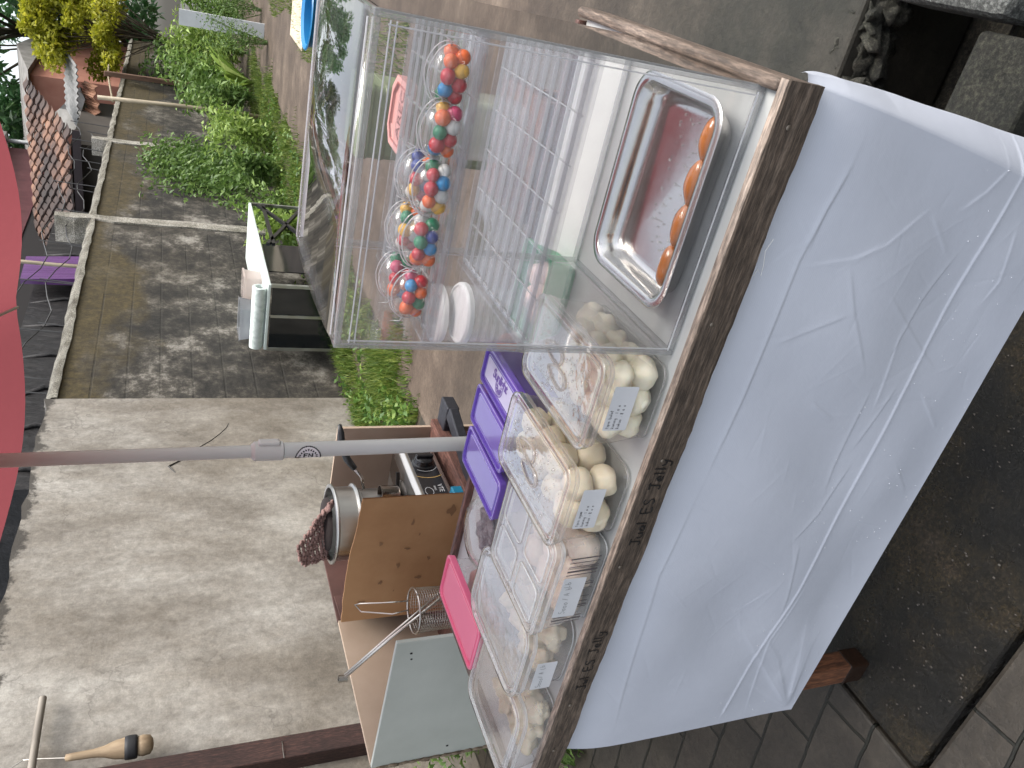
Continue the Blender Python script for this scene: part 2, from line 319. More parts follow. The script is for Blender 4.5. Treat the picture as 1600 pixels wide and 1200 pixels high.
WALLX=lambda y: -3.445-.0183*(y-4.76)
T=.8; Z=.788
exec_parts=[]
# ---------------------------------------------------------------- ground
gm=slab_mat('dark_damp_earth',[(.3,(.02,.018,.012)),(.6,(.045,.04,.028))],.5)
struct(MB().box(-60,60,-30,120,-.6,-.34).build('ground',gm))
struct(MB().box(-1.2,3,-.165,.42,-.33,0).build('wet_concrete_slab',slab_mat('wet_mossy_concrete',[(.40,(.003,.003,.003)),(.49,(.009,.0075,.005)),(.58,(.028,.020,.009)),(.7,(.07,.05,.032))],.08),bevel=.012))
struct(MB().box(-9,3,-6,-.176,-.33,-.006).add([(0,0,0)]*0,[]).build('front_pavement',paver_mat(),bevel=.01))
struct(MB().box(-3.44,-1.212,-.19,3.05,-.33,-.004).build('side_pavement',bpy.data.materials['paving_blocks'],bevel=.008))
struct(MB().box(-2.45,3.2,.79,40,-.33,.0).build('lane',lane_mat(),bevel=.01))
struct(MB().box(-3.6,-2.44,3.06,40,-.33,-.015).build('verge_soil',pm('dark_soil',[(.3,(.03,.022,.014)),(.7,(.09,.07,.045))],9,rough=.95,bmp=.8,bd=.02)))
struct(MB().box(-1.1,3,-.0,.0001,0,.0001).build('slab_film',gm)) if False else None
# rough broken edge of the lane slab over the gutter
mb=MB()
for i in range(46):
    x=-.5+i*.017+random.uniform(-.02,.02); mb.blob((x,.80+random.uniform(-.025,.035),random.uniform(-.12,-.028)),random.uniform(.02,.075),random.uniform(.02,.05),random.uniform(.02,.045),.3,8,i,random.uniform(0,3),3.3)
struct(mb.build('broken_slab_edge',slab_mat('crumbled_concrete',[(.3,(.018,.02,.013)),(.5,(.04,.04,.03)),(.7,(.075,.07,.055))],.6,9),smooth=True))
cb=MB().box(-.06,.11,.275,.425,-.08,.062).build('concrete_block',slab_mat('mossy_block',[(.35,(.010,.011,.007)),(.6,(.036,.035,.025))],.6,9),bevel=.01)
tag(cb,'rough mossy concrete block beside the dark gutter to the right of the table','block')
st=MB().box(.13,.6,.36,.66,-.05,.10).build('doorstep',slab_mat('pale_render',[(.35,(.06,.065,.06)),(.65,(.15,.155,.145))],.5,6),bevel=.02)
tag(st,'pale rendered concrete step above the dark gutter at the right','step')

# ---------------------------------------------------------------- walls
def yz_wall(name,y0,y1,z0,z1,mat,label,cap=None,off=0,rough_top=0):
    th=thing(name,label,'wall',(WALLX(y0)+off,y0,0))
    n=max(2,int((y1-y0)/.12)); mb=MB(); vs=[];fs=[]
    for i in range(n+1):
        y=(y1-y0)*i/n; x=WALLX(y0+y)-WALLX(y0); t=z1+rough_top*(random.uniform(-1,1))
        vs+=[(x,y,z0),(x,y,t),(x-.14,y,t),(x-.14,y,z0)]
    for i in range(n):
        for k in range(3): fs.append((i*4+k,i*4+k+1,i*4+5+k,i*4+4+k))
    fs+=[(0,1,2,3),(n*4+3,n*4+2,n*4+1,n*4)]
    mb.add(vs,fs).build('wall_face',mat,th); return th
wa=yz_wall('mossy_wall',4.78,21,-.3,2.13,wall_mossy(),'long dark mossy concrete block wall running away behind the folding table',rough_top=.012)
mb=MB(); n=120; vs=[];fs=[]
for i in range(n+1):
    y=16.2*i/n; x=WALLX(4.78+y)-WALLX(4.78); d=random.uniform(-.008,.008)
    vs+=[(x+.02+d,y,2.10+d),(x+.015+d,y,2.14+d),(x-.07,y,2.19+d),(x-.16,y,2.14+d)]
for i in range(n):
    for k in range(3): fs.append((i*4+k,i*4+k+1,i*4+5+k,i*4+4+k))
mb.add(vs,fs).build('coping',slab_mat('grey_coping',[(.35,(.07,.062,.045)),(.6,(.19,.18,.15))],.8,5),wa,smooth=True)
pmat=slab_mat('pale_pillar',[(.35,(.15,.14,.11)),(.6,(.33,.31,.27))],.8,5)
for y,zt,w in ((8.62,2.5,.17),(11.9,2.36,.16)):
    m_=MB(); k=14; vs=[];fs=[]
    for i in range(k+1):
        z=-.2+(zt+.2)*i/k; a=random.uniform(-.02,.02)+ (.04 if z>2.1 else 0)
        vs+=[(WALLX(y)-WALLX(4.78)+.022,y-4.78-w/2+a,z),(WALLX(y)-WALLX(4.78)+.022,y-4.78+w/2+random.uniform(-.02,.02),z),(-.35,y-4.78+w/2,z),(-.35,y-4.78-w/2+a,z)]
    for i in range(k):
        for q in range(4): fs.append((i*4+q,i*4+(q+1)%4,i*4+4+(q+1)%4,i*4+4+q))
    fs.append((k*4,k*4+1,k*4+2,k*4+3)); m_.add(vs,fs).build('pillar',pmat,wa)
wb=yz_wall('plastered_wall',-1.2,4.78,-.3,2.17,wall_plaster(),'pale stained cement plastered wall with hairline cracks behind the stove',off=.012,rough_top=.02)
# one large crack
ck=[(-3.425,y,z) for y,z in ((3.83,1.33),(3.9,1.37),(3.98,1.28),(4.05,1.24),(4.13,1.16),(4.19,1.1),(4.28,1.03),(4.36,.98),(4.42,.96))]
MB().tube([(p[0]-wb.location.x+.006*0-.0183*0,p[1]+1.2,p[2]) for p in [( WALLX(q[1])+.0125,q[1],q[2]) for q in ck]],[.003,.009,.006,.005,.004,.004,.003,.003,.002],4).build('crack',pm('crack_black',(.02,.018,.015),5,bmp=0),wb)
# rusty gate post at the left with another wall behind
po=thing('rusty_post','dark rusty brown square post standing against the plastered wall','post',(-3.33,1.6,0))
wood_d=wood('old_dark_timber',(.018,.008,.006),(.04,.018,.014),(.075,.035,.026),'z',.8)
MB().box(-.05,.05,-.085,.03,-.2,2.5).build('post_shaft',wood_d,po,bevel=.006)
MB().tube([(.0505,.0,.9),(.0565,-.02,.9),(.0565,-.05,.902),(.0505,-.085,.9)],.0022,5).build('wire_tie',metal('grey_wire',(.4,.38,.35),.5),po)
# hanging mallet and bamboo stick
ml=thing('hanging_mallet','wooden mallet with a black band hanging from a wire by the rusty post','mallet',(-3.28,1.7,1.75))
hw=pm('pale_worn_wood',[(.3,(.19,.13,.075)),(.7,(.36,.27,.17))],8,(3,3,.6),rough=.7,bmp=.3)
MB().lathe([(.0,.03),(.014,.025),(.016,0),(.018,-.08),(.024,-.12),(.038,-.16),(.044,-.2)],20).build('handle',hw,ml,smooth=True)
MB().lathe([(.0,-.199),(.048,-.2),(.05,-.215),(.05,-.24),(.046,-.25),(.0,-.251)],20).build('band',pm('black_rubber',(.015,.015,.017),12,rough=.6),ml,smooth=True)
MB().lathe([(.0,-.25),(.040,-.251),(.044,-.27),(.04,-.3),(.022,-.312),(0,-.315)],20).build('head',hw,ml,smooth=True)
MB().tube([(0,0,.025),(-.02,.03,.12),(-.05,.06,.19),(-.06,.02,.26)],.0025,5).build('wire',metal('grey_wire'),ml)
bs=MB().tube([(-3.33,2.07,1.90),(-3.33,1.9,1.903),(-3.3,1.62,1.90)],.016,10).build('bamboo_stick',pm('grey_bamboo',[(.3,(.14,.12,.1)),(.7,(.27,.24,.2))],6,(3,.5,3),rough=.6),smooth=True,angle=50)
tag(bs,'short grey bamboo stick jutting out near the top of the rusty post','stick')

# ---------------------------------------------------------------- beyond the wall: houses, roofs, tarpaulins
def hexa(pts): # 8 points: bottom 4, top 4
    return MB().add(pts,[(0,3,2,1),(4,5,6,7),(0,1,5,4),(1,2,6,5),(2,3,7,6),(3,0,4,7)])
tarp=pm('black_tarpaulin',[(.35,(.005,.004,.004)),(.55,(.012,.010,.010)),(.75,(.045,.04,.038))],5,(1,2.5,.7),rough=.6,bmp=.8,bd=.05,bscale=4)
sh=thing('shed','low shed wrapped in black plastic sheeting behind the mossy wall','shed',(-5.2,6,0))
MB().box(-2.5,.0,0,6.9,0,3.0).build('sheeting',tarp,sh)
m_=MB()
for i in range(9): m_.tube([(-.015,i*.74+.2+random.uniform(-.2,.2),3.0),(.02,i*.74+.3,2.6),(-.01,i*.74+.1,2.0)],[.015,.03,.015],6)
m_.build('fold',tarp,sh,smooth=True)
ps=MB().add([(-4.95,10.05,3.10),(-4.95,10.78,3.12),(-4.9,10.8,2.3),(-4.9,10.05,2.3),(-5.02,10.05,3.10),(-5.02,10.78,3.12),(-5,10.8,2.3),(-5,10.05,2.3)],[(0,1,2,3),(4,7,6,5),(0,3,7,4),(1,5,6,2),(0,4,5,1)]).build('purple_sheet',pm('purple_plastic',[(.3,(.07,.02,.10)),(.7,(.15,.06,.2))],3,(1,6,.5),rough=.3,bmp=.5,bd=.03,bscale=5))
tag(ps,'purple plastic sheet hanging over the top of the mossy wall','sheet')
mh=thing('maroon_house','maroon painted house wall rising above the black sheeting','house',(-6.8,11.5,0))
MB().box(-3,0,.0,10.1,3.95,4.95).build('wall',pm('maroon_paint',[(.3,(.07,.018,.022)),(.7,(.13,.045,.05))],3,rough=.6,bmp=.3),mh)
MB().box(-3,-.02,.05,10.05,0,3.94).build('lower_wall',pm('near_black_wall',(.012,.01,.01),5,rough=.9),mh)  # lower wall in one near black tone
MB().box(-3,.3,-.1,10.4,4.96,5.05).build('roof_edge',pm('grey_fascia',(.2,.19,.18),5),mh)
o=MB().tube([(.12,10.25,3.4),(.12,10.25,5.0)],.05,10).build('downpipe',pm('pale_pipe',(.4,.42,.42),5,rough=.4),mh,smooth=True)
tm=pm('clay_tiles',[(.34,(.02,.013,.011)),(.47,(.045,.026,.02)),(.56,(.12,.062,.04)),(.68,(.24,.125,.075))],.8,rough=.8,bmp=.5,bd=.01)
rf=thing('tiled_lean_to','small lean-to with overlapping orange and brown clay roof tiles beyond the wall','house',(-7.0,13.35,0))
m_=MB(); rs=random.Random(3); W_=.24; Ls=.36; sl=math.atan2(.95,3.0); cs_,sn_=math.cos(sl),math.sin(sl)
for j in range(10):
    for i in range(13):
        x=i*W_-rs.uniform(0,.01); d=j*Ls*.9; top=d+Ls; dz=rs.uniform(-.008,.008); vs=[]
        for q,(dd,lift) in enumerate(((d,.055),(top,.012),(d,.03))):
            for k in range(9):
                a=k/8; h=.045*math.sin(a*math.pi*1.5)*(1 if a<.67 else .55)
                sc=.04*math.sin(math.pi*a) if q!=1 else 0
                yy=(dd-sc)*cs_-(lift+h)*sn_*0; zz=2.75+(dd-sc)*sn_+lift+h+dz
                vs.append((x+(W_+.02)*a,yy,zz))
        m_.add(vs,[(k,k+1,10+k,9+k) for k in range(8)]+[(k+1,k,18+k,19+k) for k in range(8)])
m_.build('roof',tm,rf,smooth=True,angle=45)
MB().box(.1,2.8,.35,3.2,0,2.8).build('wall',pm('dark_brown_render',(.07,.06,.05),5,rough=.9,bmp=.3),rf)  # wall under the tiles in one dark brown tone
MB().box(0,3.12,-.02,.02,2.62,2.74).build('eaves_board',pm('dark_fascia',(.03,.02,.02),5),rf)
sh2=thing('salmon_house','salmon pink rendered house far behind the tiled lean-to','house',(-6.6,20.5,0))
MB().box(-1.4,1.85,0,5,0,4.22).build('wall',pm('salmon_render',[(.3,(.30,.12,.08)),(.7,(.42,.2,.14))],2,rough=.85),sh2)
MB().add([(-1.7,-.25,4.2),(2.0,-.25,4.2),(2.0,5.2,4.2),(-1.7,5.2,4.2),(-1.7,2.4,4.75),(2.0,2.4,4.75)],[(0,3,2,1),(0,1,5,4),(2,3,4,5),(0,4,3),(1,2,5)]).build('roof',pm('faded_roof',[(.3,(.15,.14,.13)),(.7,(.3,.29,.27))],4,rough=.8),sh2)
o=MB().add([(-4.2,17.6,2.95),(-4.75,17.9,2.8),(-5.6,18.0,3.45),(-5.65,18.6,4.15),(-4.85,18.3,3.4)],[(0,1,2,3,4)]).build('corrugated_roof',pm('grey_tin',[(.35,(.12,.115,.1)),(.65,(.28,.27,.25))],2.5,rough=.7,bmp=.5),solid=.04); tag(o,'grey weathered roof slab sloping up behind the orange tiles','roof sheet')
m_=MB(); nn=30
for i in range(nn): 
    x0=-3.4-i*.038; x1=x0-.038; z0,z1=[2.84+.022*math.sin(q*2.1)+.012*(q>14) for q in(i,i+1)]
    m_.add([(x0,15.75,z0),(x1,15.75,z1),(x1,17.2,z1+.33),(x0,17.2,z0+.33)],[(0,1,2,3)])
o=m_.build('zinc_roof_sheet',pm('bright_zinc',[(.3,(.1,.1,.1)),(.7,(.24,.24,.235))],3,rough=.5,bmp=.3),solid=.012); tag(o,'bright zinc corrugated roof sheet below the yellow green tree','roof sheet')
m_=MB(); rs=random.Random(4)
for i in range(nn):
    x0=-3.68-i*.034; x1=x0-.034; zb0,zb1=[2.5+.10*(q/nn)+.03*math.sin(q*1.3)+.05*math.sin(q*.4) for q in(i,i+1)]
    m_.add([(x0,15.6,zb0),(x1,15.6,zb1),(x1,15.9,zb1+.20),(x0,15.9,zb0+.24)],[(0,1,2,3)])
o=m_.build('rusty_roof_sheet',pm('rusty_tin',[(.3,(.12,.05,.025)),(.6,(.30,.15,.09)),(.75,(.4,.28,.21))],3,rough=.8,bmp=.5),solid=.012); tag(o,'crumpled rusty roof sheet hanging over the far mossy wall','roof sheet')
# poles above the wall and in the garden
bam=pm('bamboo',[(.3,(.2,.16,.1)),(.7,(.4,.34,.24))],6,(3,3,.6),rough=.5)
o=MB().tube([(-3.95,8.2,0),(-3.97,8.35,2.5),(-4.0,8.6,4.2)],.022,8).build('bamboo_pole',bam,smooth=True); tag(o,'thin bamboo pole rising above the wall in front of the roof tiles','pole')
o=MB().bar((-3.22,14.7,-.1),(-3.2,14.5,2.33),.075).build('brown_post',pm('brown_post_wood',[(.3,(.08,.04,.025)),(.7,(.17,.1,.065))],6,(3,3,.5),rough=.8),bevel=.005); tag(o,'brown wooden garden post among the weeds, tied to the bamboo','post')
o=MB().tube([(-3.1,12.55,-.1),(-3.09,12.5,1.2),(-3.1,12.4,2.3)],.032,8).build('pale_bamboo_post',bam,smooth=True); tag(o,'pale bamboo post leaning beside the brown garden post','post')
o=MB().tube([(-3.12,12.35,2.1),(-3.2,13.6,2.2),(-3.25,14.6,2.28),(-3.2,15.2,2.3)],.014,6).build('rail',bam); tag(o,'thin bamboo rail joining the two garden posts','rail')
wm=metal('dark_wire',(.1,.1,.1),.6)
for k,(y0,y1,zz) in enumerate(((5.2,12.5,2.42),(5.0,13,2.62))):
    m_=MB(); pts=[(WALLX(y0+(y1-y0)*i/24)-.08,y0+(y1-y0)*i/24,zz+.07*math.sin(i*1.3+k)-.1*math.sin(math.pi*i/24)) for i in range(25)]
    m_.tube(pts,.006,4); 
    for p in pts[::3]: m_.tube([(p[0],p[1],2.12),(p[0]+.02,p[1]+.03,p[2]+.05)],.006,4)
    tag(m_.build('fence_wire',wm),'%s sagging wire strung along the top of the mossy wall'%('lower','upper')[k],'wire','wires on the mossy wall')

# ---------------------------------------------------------------- plants
grassm=leafmat('grass',(.05,.10,.012),(.14,.22,.03),(.34,.38,.09),.6,.3)
def blades(n,fx,fy,h,w,zb=-.01):
    x,y=fx,fy; a=rng.uniform(0,6.28,n); le=rng.normal(0,.35,(n,2)); hh=h*rng.uniform(.4,1.2,n)
    b=np.stack([x,y,np.full(n,zb)],1); s=np.stack([np.cos(a),np.sin(a),np.zeros(n)],1)*w/2
    t=b+np.stack([le[:,0]*hh,le[:,1]*hh,hh],1); V=np.stack([b-s,b+s,t],1).reshape(-1,3); return V,np.arange(3*n).reshape(n,3)
n=60000; y=3.1+11.5*rng.random(n)**1.7; x=-3.43+rng.random(n)**.9*(1.0+.14*np.sin(y*2.3)+.1*np.sin(y*7.1+1)+.06*np.sin(y*17)+rng.normal(0,.05,n))
dn_=np.sin(x*6+y*2.1)*np.sin(y*3.3-x*4)+.6*np.sin(x*17+y*9)*np.sin(y*13-x*11); keep=rng.random(n)<np.clip(.45+.6*dn_,.06,1); x,y,dn_=x[keep],y[keep],dn_[keep]
V,F=blades(len(x),x,y,.07+.05*np.clip(dn_,0,1),.010); tag(fast_mesh('grass_verge',V,F,grassm),kind='stuff')
n=5200; y=3.15+9*rng.random(n)**1.5; x=-3.43+rng.random(n)*(.95+.1*np.sin(y*3)); k=np.sin(x*8+1)*np.sin(y*5)>-.1; P=np.stack([x,y,rng.uniform(0,.07,n)],1)[k]
V,F=leaves(P,.055,.028,.5,.2); tag(fast_mesh('ground_cover',V,F,leafmat('clover_leaf',(.05,.12,.02),(.13,.24,.04),(.3,.4,.08))),kind='stuff')
n=16000; y=4.5+12*rng.random(n)**1.3; x=-1.35+rng.random(n)**1.2*1.5+ .15*np.sin(y*2); k=rng.random(n)<.8; x,y=x[k],y[k]
V,F=blades(len(x),x,y,.06,.009,.0); k=None
tag(fast_mesh('lane_grass',V,F,grassm),kind='stuff')
weedm=[leafmat('weed_%d'%i,*c) for i,c in enumerate((((.09,.17,.03),(.2,.32,.07),(.36,.5,.15)),((.06,.12,.025),(.14,.24,.055),(.26,.38,.11)),((.15,.24,.04),(.3,.43,.09),(.48,.6,.2))))]
stem=pm('green_stem',(.08,.13,.03),6,rough=.7,bmp=0)
def weed(x,y,h,r,nl,L,Wd,mi,label,cat='plant',group=None,ns=7,name='weed'):
    t=thing(name,label,cat,(x,y,-.02),0,group); m_=MB(); cs=[]
    for i in range(ns):
        a=random.uniform(0,6.28); q=r*random.uniform(.2,.9); hh=h*random.uniform(.6,1.05); e=(q*math.cos(a),q*math.sin(a),hh)
        m_.tube([(e[0]*.1,e[1]*.1,0),(e[0]*.5,e[1]*.5,hh*.6),e],[.008,.006,.003],5)
        for k in range(5): f=.35+.65*k/4; cs.append((e[0]*f,e[1]*f,hh*f))
    m_.build('stem',stem,t)
    P=clump_pts(int(nl*2.2),cs,r*.28+.04); V,F=leaves(P,L*.62,Wd*.62,.25,.25); fast_mesh('foliage',V,F,weedm[mi],t); return t
names=['broad leaved','bushy','feathery','tall stemmed','spreading','pale green','dark green','low','ragged','young','drooping','dense']
spots=[(-3.05,6.9,.42,.24,260,.13,.06,0),(-3.12,7.6,.5,.28,300,.14,.065,2),(-3.2,8.6,.6,.3,340,.13,.05,0),(-3.1,9.7,.7,.34,420,.15,.06,1),(-3.0,10.8,.8,.4,480,.16,.06,2),(-3.15,11.9,1.0,.42,520,.17,.06,0),(-2.95,13.2,1.15,.5,620,.18,.07,1),(-3.1,14.6,1.35,.55,700,.2,.07,0),(-2.7,15.6,1.3,.6,800,.2,.07,2),(-3.25,16.3,1.7,.7,900,.22,.07,1),(-2.3,17.2,1.2,.7,800,.2,.07,0),(-3.2,5.95,.3,.2,160,.09,.04,2)]
for i,(x,y,h,r,nl,L,Wd,mi) in enumerate(spots):
    where=['growing before the long wall just past the folding table','second from the folding table along the wall','at the foot of the concrete pillar','before the ivy patch on the wall','just left of the ivy patch','around the foot of the pale bamboo post','between the two garden posts','behind the brown garden post','at the end of the verge beside the lane','tallest in the far garden corner','where the lane ends','nearest the folding table legs'][i]
    weed(x,y,h,r,nl,L,Wd,mi,'%s weed %s'%(names[i],where),group='weeds along the mossy wall')
for i,(x,y,h,r,nl,lab) in enumerate(((-3.0,1.35,.4,.3,500,'low dark weed on the ground behind the left end of the stove cabinet'),(-2.42,.82,.16,.12,160,'small weed sprouting from the paving left of the white cloth'),(-1.98,12.45,.85,.4,620,'leafy weed growing in front of the white upright panel'),(-1.7,13.6,.9,.45,620,'bushy weed beside the lane at the far right edge'))):
    weed(x,y,h,r,nl,.07,.03,1,lab)
# long strap leaved clump
t=thing('strap_leaf_plant','clump of long arching yellow green strap leaves in the garden','plant',(-2.9,14.0,0)); m_=MB()
for i in range(26):
    a=random.uniform(0,6.28); l=random.uniform(.7,1.3); w=.05; vs=[];K=7
    for k in range(K+1):
        f=k/K; rr=l*.65*f; z=l*(1.35*f-.75*f*f); ww=w*math.sin(math.pi*min(.97,f*.9+.08)); 
        for sgn in(-1,1): vs.append((rr*math.cos(a)-sgn*ww*math.sin(a),rr*math.sin(a)+sgn*ww*math.cos(a),z))
    m_.add(vs,[(2*k,2*k+1,2*k+3,2*k+2) for k in range(K)])
m_.build('blade',weedm[2],t,smooth=True)
# ivy patch on wall
t=thing('wall_creeper','patch of small leaved green creeper clinging to the mossy wall','creeper',(WALLX(10.8)+.03,10.8,0))
n=5200; yy=rng.normal(0,.62,n); zz=.95+rng.normal(0,.36,n)+.16*yy; k=(zz>.1)&(zz<1.75)&(np.abs(yy)<1.5)&(rng.random(n)<.95); P=np.stack([rng.uniform(0,.1,n),yy,zz],1)[k]
V,F=leaves(P,.075,.035,-.2,.3); fast_mesh('foliage',V,F,weedm[1],t)
m_=MB()
for i in range(9): a=random.uniform(-1,1); m_.tube([(0,a*.4,.0),(0.01,a*.7,.5),(.01,a,1.0),(.01,a*1.1,1.5)],.006,4)
m_.build('stem',stem,t)
# trees
bark=pm('bark',[(.3,(.05,.04,.03)),(.7,(.14,.11,.08))],6,(3,3,.8),rough=.9,bmp=.6,bd=.02)
tl=[leafmat('leaf_dark',(.02,.055,.018),(.045,.11,.03),(.1,.19,.06)),leafmat('leaf_fresh',(.08,.2,.07),(.17,.36,.14),(.3,.5,.24)),leafmat('leaf_yellow',(.2,.22,.01),(.42,.42,.03),(.65,.6,.08),.6,.5)]
def tree(name,x,y,h,r,n,mi,label,L=.22,z0=.35,seed=1,clumps=30):
    rs=random.Random(seed); t=thing(name,label,'tree',(x,y,-.2)); m_=MB(); cs=[];rd=[]
    m_.tube([(0,0,0),(.05,.03,h*.3),(-.05,.05,h*.6),(0,0,h*.85)],[.16 if r>2 else .07,.12 if r>2 else .05,.08 if r>2 else .03,.02],8)
    for i in range(clumps):
        a=rs.uniform(0,6.28); f=rs.uniform(z0,1); q=r*rs.uniform(.25,1)*math.sin(math.pi*min(1,(1.12-f)*.9+.05)); c=(q*math.cos(a),q*math.sin(a),h*f)
        cs.append(c); rd.append(r*rs.uniform(.16,.3)); m_.tube([(0,0,h*f*.6),(c[0]*.6,c[1]*.6,h*f*.82),c],[.05 if r>2 else .016,.03 if r>2 else .01,.006],5)
    m_.build('trunk',bark,t,smooth=True); P=clump_pts(n,cs,rd,.8); V,F=leaves(P,L,L*.5,.1,.2); fast_mesh('crown',V,F,tl[mi],t)
tree('broadleaf_tree',-4.9,26,10.5,3.6,17000,1,'fresh green feathery tree right of the salmon house',.26,.2,2,46)
tree('broadleaf_tree',-9.6,24,10,3.8,15000,0,'dark green tree behind the maroon house',.26,.2,3,44)
tree('broadleaf_tree',-1.4,24,9.0,3.2,12000,0,'dark tree standing at the far end of the lane',.25,.15,4,40)
tree('broadleaf_tree',-14,20,10,3.6,9000,0,'dark tree far left beyond the shed, showing only in reflections',.28,.2,8,36) if False else None
tree('yellow_tree',-2.95,17.0,3.9,1.15,14000,2,'bright yellow green leafy tree above the zinc roof sheet',.1,.62,5,44)
tree('broadleaf_tree',2.5,22,7.5,3.0,9000,1,'fresh green tree right of the lane, behind the display case',.25,.15,6,34)
# far garden things
o=MB().box(-2.02,-1.8,13.0,13.04,-.1,1.22).build('enamel_board',pm('white_panel_paint',(.62,.64,.66),4,rough=.5)); tag(o,'white upright panel standing among the weeds at the far right','panel')
sp=MB().lathe([(0,.0),(.2,.0),(.26,.03),(.27,.30),(.3,.32),(.29,.33),(.25,.31),(.24,.06),(0,.05)],28,(-.78,6.6,0)).build('blue_basin',pm('blue_plastic',(.01,.16,.36),5,rough=.35,bmp=.05),smooth=True,angle=40); tag(sp,'round blue plastic basin set down on the lane beyond the case','basin')
o=MB().box(-1.43,-.95,8.75,9.8,.004,.03).build('sandy_board',pm('pale_board',[(.3,(.4,.33,.24)),(.7,(.6,.52,.4))],4,(1,.3,1),rough=.8)); tag(o,'pale sandy plank lying on the lane by the blue basin','plank')

# ---------------------------------------------------------------- folding table by the wall
blk=pm('black_enamel',(.02,.021,.022),8,rough=.3,bmp=.05); alu=metal('dull_aluminium',(.5,.52,.48),.4)
ft=thing('folding_table','low aluminium framed table with black glass front beside the long wall','table',(-3.3,5.33,0))
MB().box(0,.6,0,1.95,.61,.634).build('tabletop',pm('pale_green_top',[(.3,(.5,.58,.54)),(.7,(.66,.72,.69))],6,rough=.4,bmp=.05),ft,bevel=.004)
for (x,y) in ((.01,.01),(.59,.01),(.01,1.94),(.59,1.94)): MB().box(x-.014,x+.014,y-.014,y+.014,0,.61).build('leg',alu,ft,bevel=.002)
MB().box(.024,.576,.0,.008,.03,.6).build('front_panel',pm('black_glass',(.006,.009,.011),4,rough=.08,bmp=0,spec=.7),ft)
MB().box(.582,.590,.3,.9,.03,.6).build('side_panel',pm('black_glass',(0,0,0)),ft)
MB().box(.024,.576,-.008,.012,.0,.03).box(.31,.335,-.012,-.001,.03,.6).build('rail',alu,ft)
m_=MB()
for a,b in (((.59,.9,.5),(.59,1.93,.5)),((.59,.9,.1),(.59,1.93,.55)),((.59,.9,.55),(.59,1.93,.12))): m_.bar(a,b,.03)
m_.build('brace',blk,ft)
o=MB().lathe([(0,-.29),(.02,-.29),(.021,-.285),(.055,-.283),(.057,.27),(.035,.275),(.03,.2),(0,.2)],24).build('rolled_banner',pm('speckled_banner',[(.3,(.4,.47,.44)),(.56,(.62,.68,.65)),(.72,(.66,.72,.69)),(.8,(.06,.06,.06))],22,rough=.5,bmp=.2),smooth=True,angle=40)
o.location=(-3.02,5.39,.693); o.rotation_euler=(0,R(90),0); tag(o,'speckled white banner rolled up along the near edge of the low table','banner')
o=MB().loft([(.1,.09,.02,0),(.11,.1,.02,.13),(.12,.11,.02,.135),(.12,.11,.02,.15)],cap0=True,cap1=True).build('lidded_tub',clear('pinkish_tub',(.85,.8,.78),(.75,.66,.62),.75,.1),smooth=True,angle=40)
o.location=(-2.95,5.85,.635); tag(o,'pinkish white lidded tub standing on the low table','tub')
o=MB().loft([(.12,.1,.01,0),(.15,.12,.01,.18),(.16,.13,.01,.185)],cap0=True).build('clear_bin',clear('smoky_clear',(.75,.77,.8),(.4,.42,.45),.45,.08),smooth=True,angle=40)
o.location=(-3.16,5.62,.635); tag(o,'smoky clear open bin on the low table behind the rolled banner','bin')

# ---------------------------------------------------------------- umbrella
ub=thing('market_umbrella','red canopy umbrella on a pale metal pole with a clamp collar','umbrella',(-.895,.6,0))
pg=pm('pale_grey_enamel',[(.3,(.44,.45,.43)),(.7,(.54,.55,.52))],8,(1,1,.3),rough=.35,bmp=.03)
MB().lathe([(.0,.0),(.24,.0),(.24,.05),(.05,.08),(.03,.2),(0,.2)],32).build('base',pm('grey_base',(.2,.2,.2),8,rough=.7),ub,smooth=True,angle=40)
MB().tube([(.0,0,.06),(-.012,0,1.2)],.0158,20).build('lower_pole',pg,ub,smooth=True,angle=50)
MB().tube([(-.012,0,1.2),(-.02,0,2.15)],.0128,20).build('upper_pole',pg,ub,smooth=True,angle=50)
cl=MB().lathe([(.016,1.180),(.0195,1.182),(.0198,1.236),(.0135,1.243)],24,(-.012,0,0)).build('collar',pm('pale_plastic',(.5,.5,.475),8,rough=.4,bmp=.02),ub,smooth=True,angle=30)
MB().box(.004,.013,-.009,.009,1.188,1.23).build('clamp_lug',MATS['pale_plastic'],cl,bevel=.004)
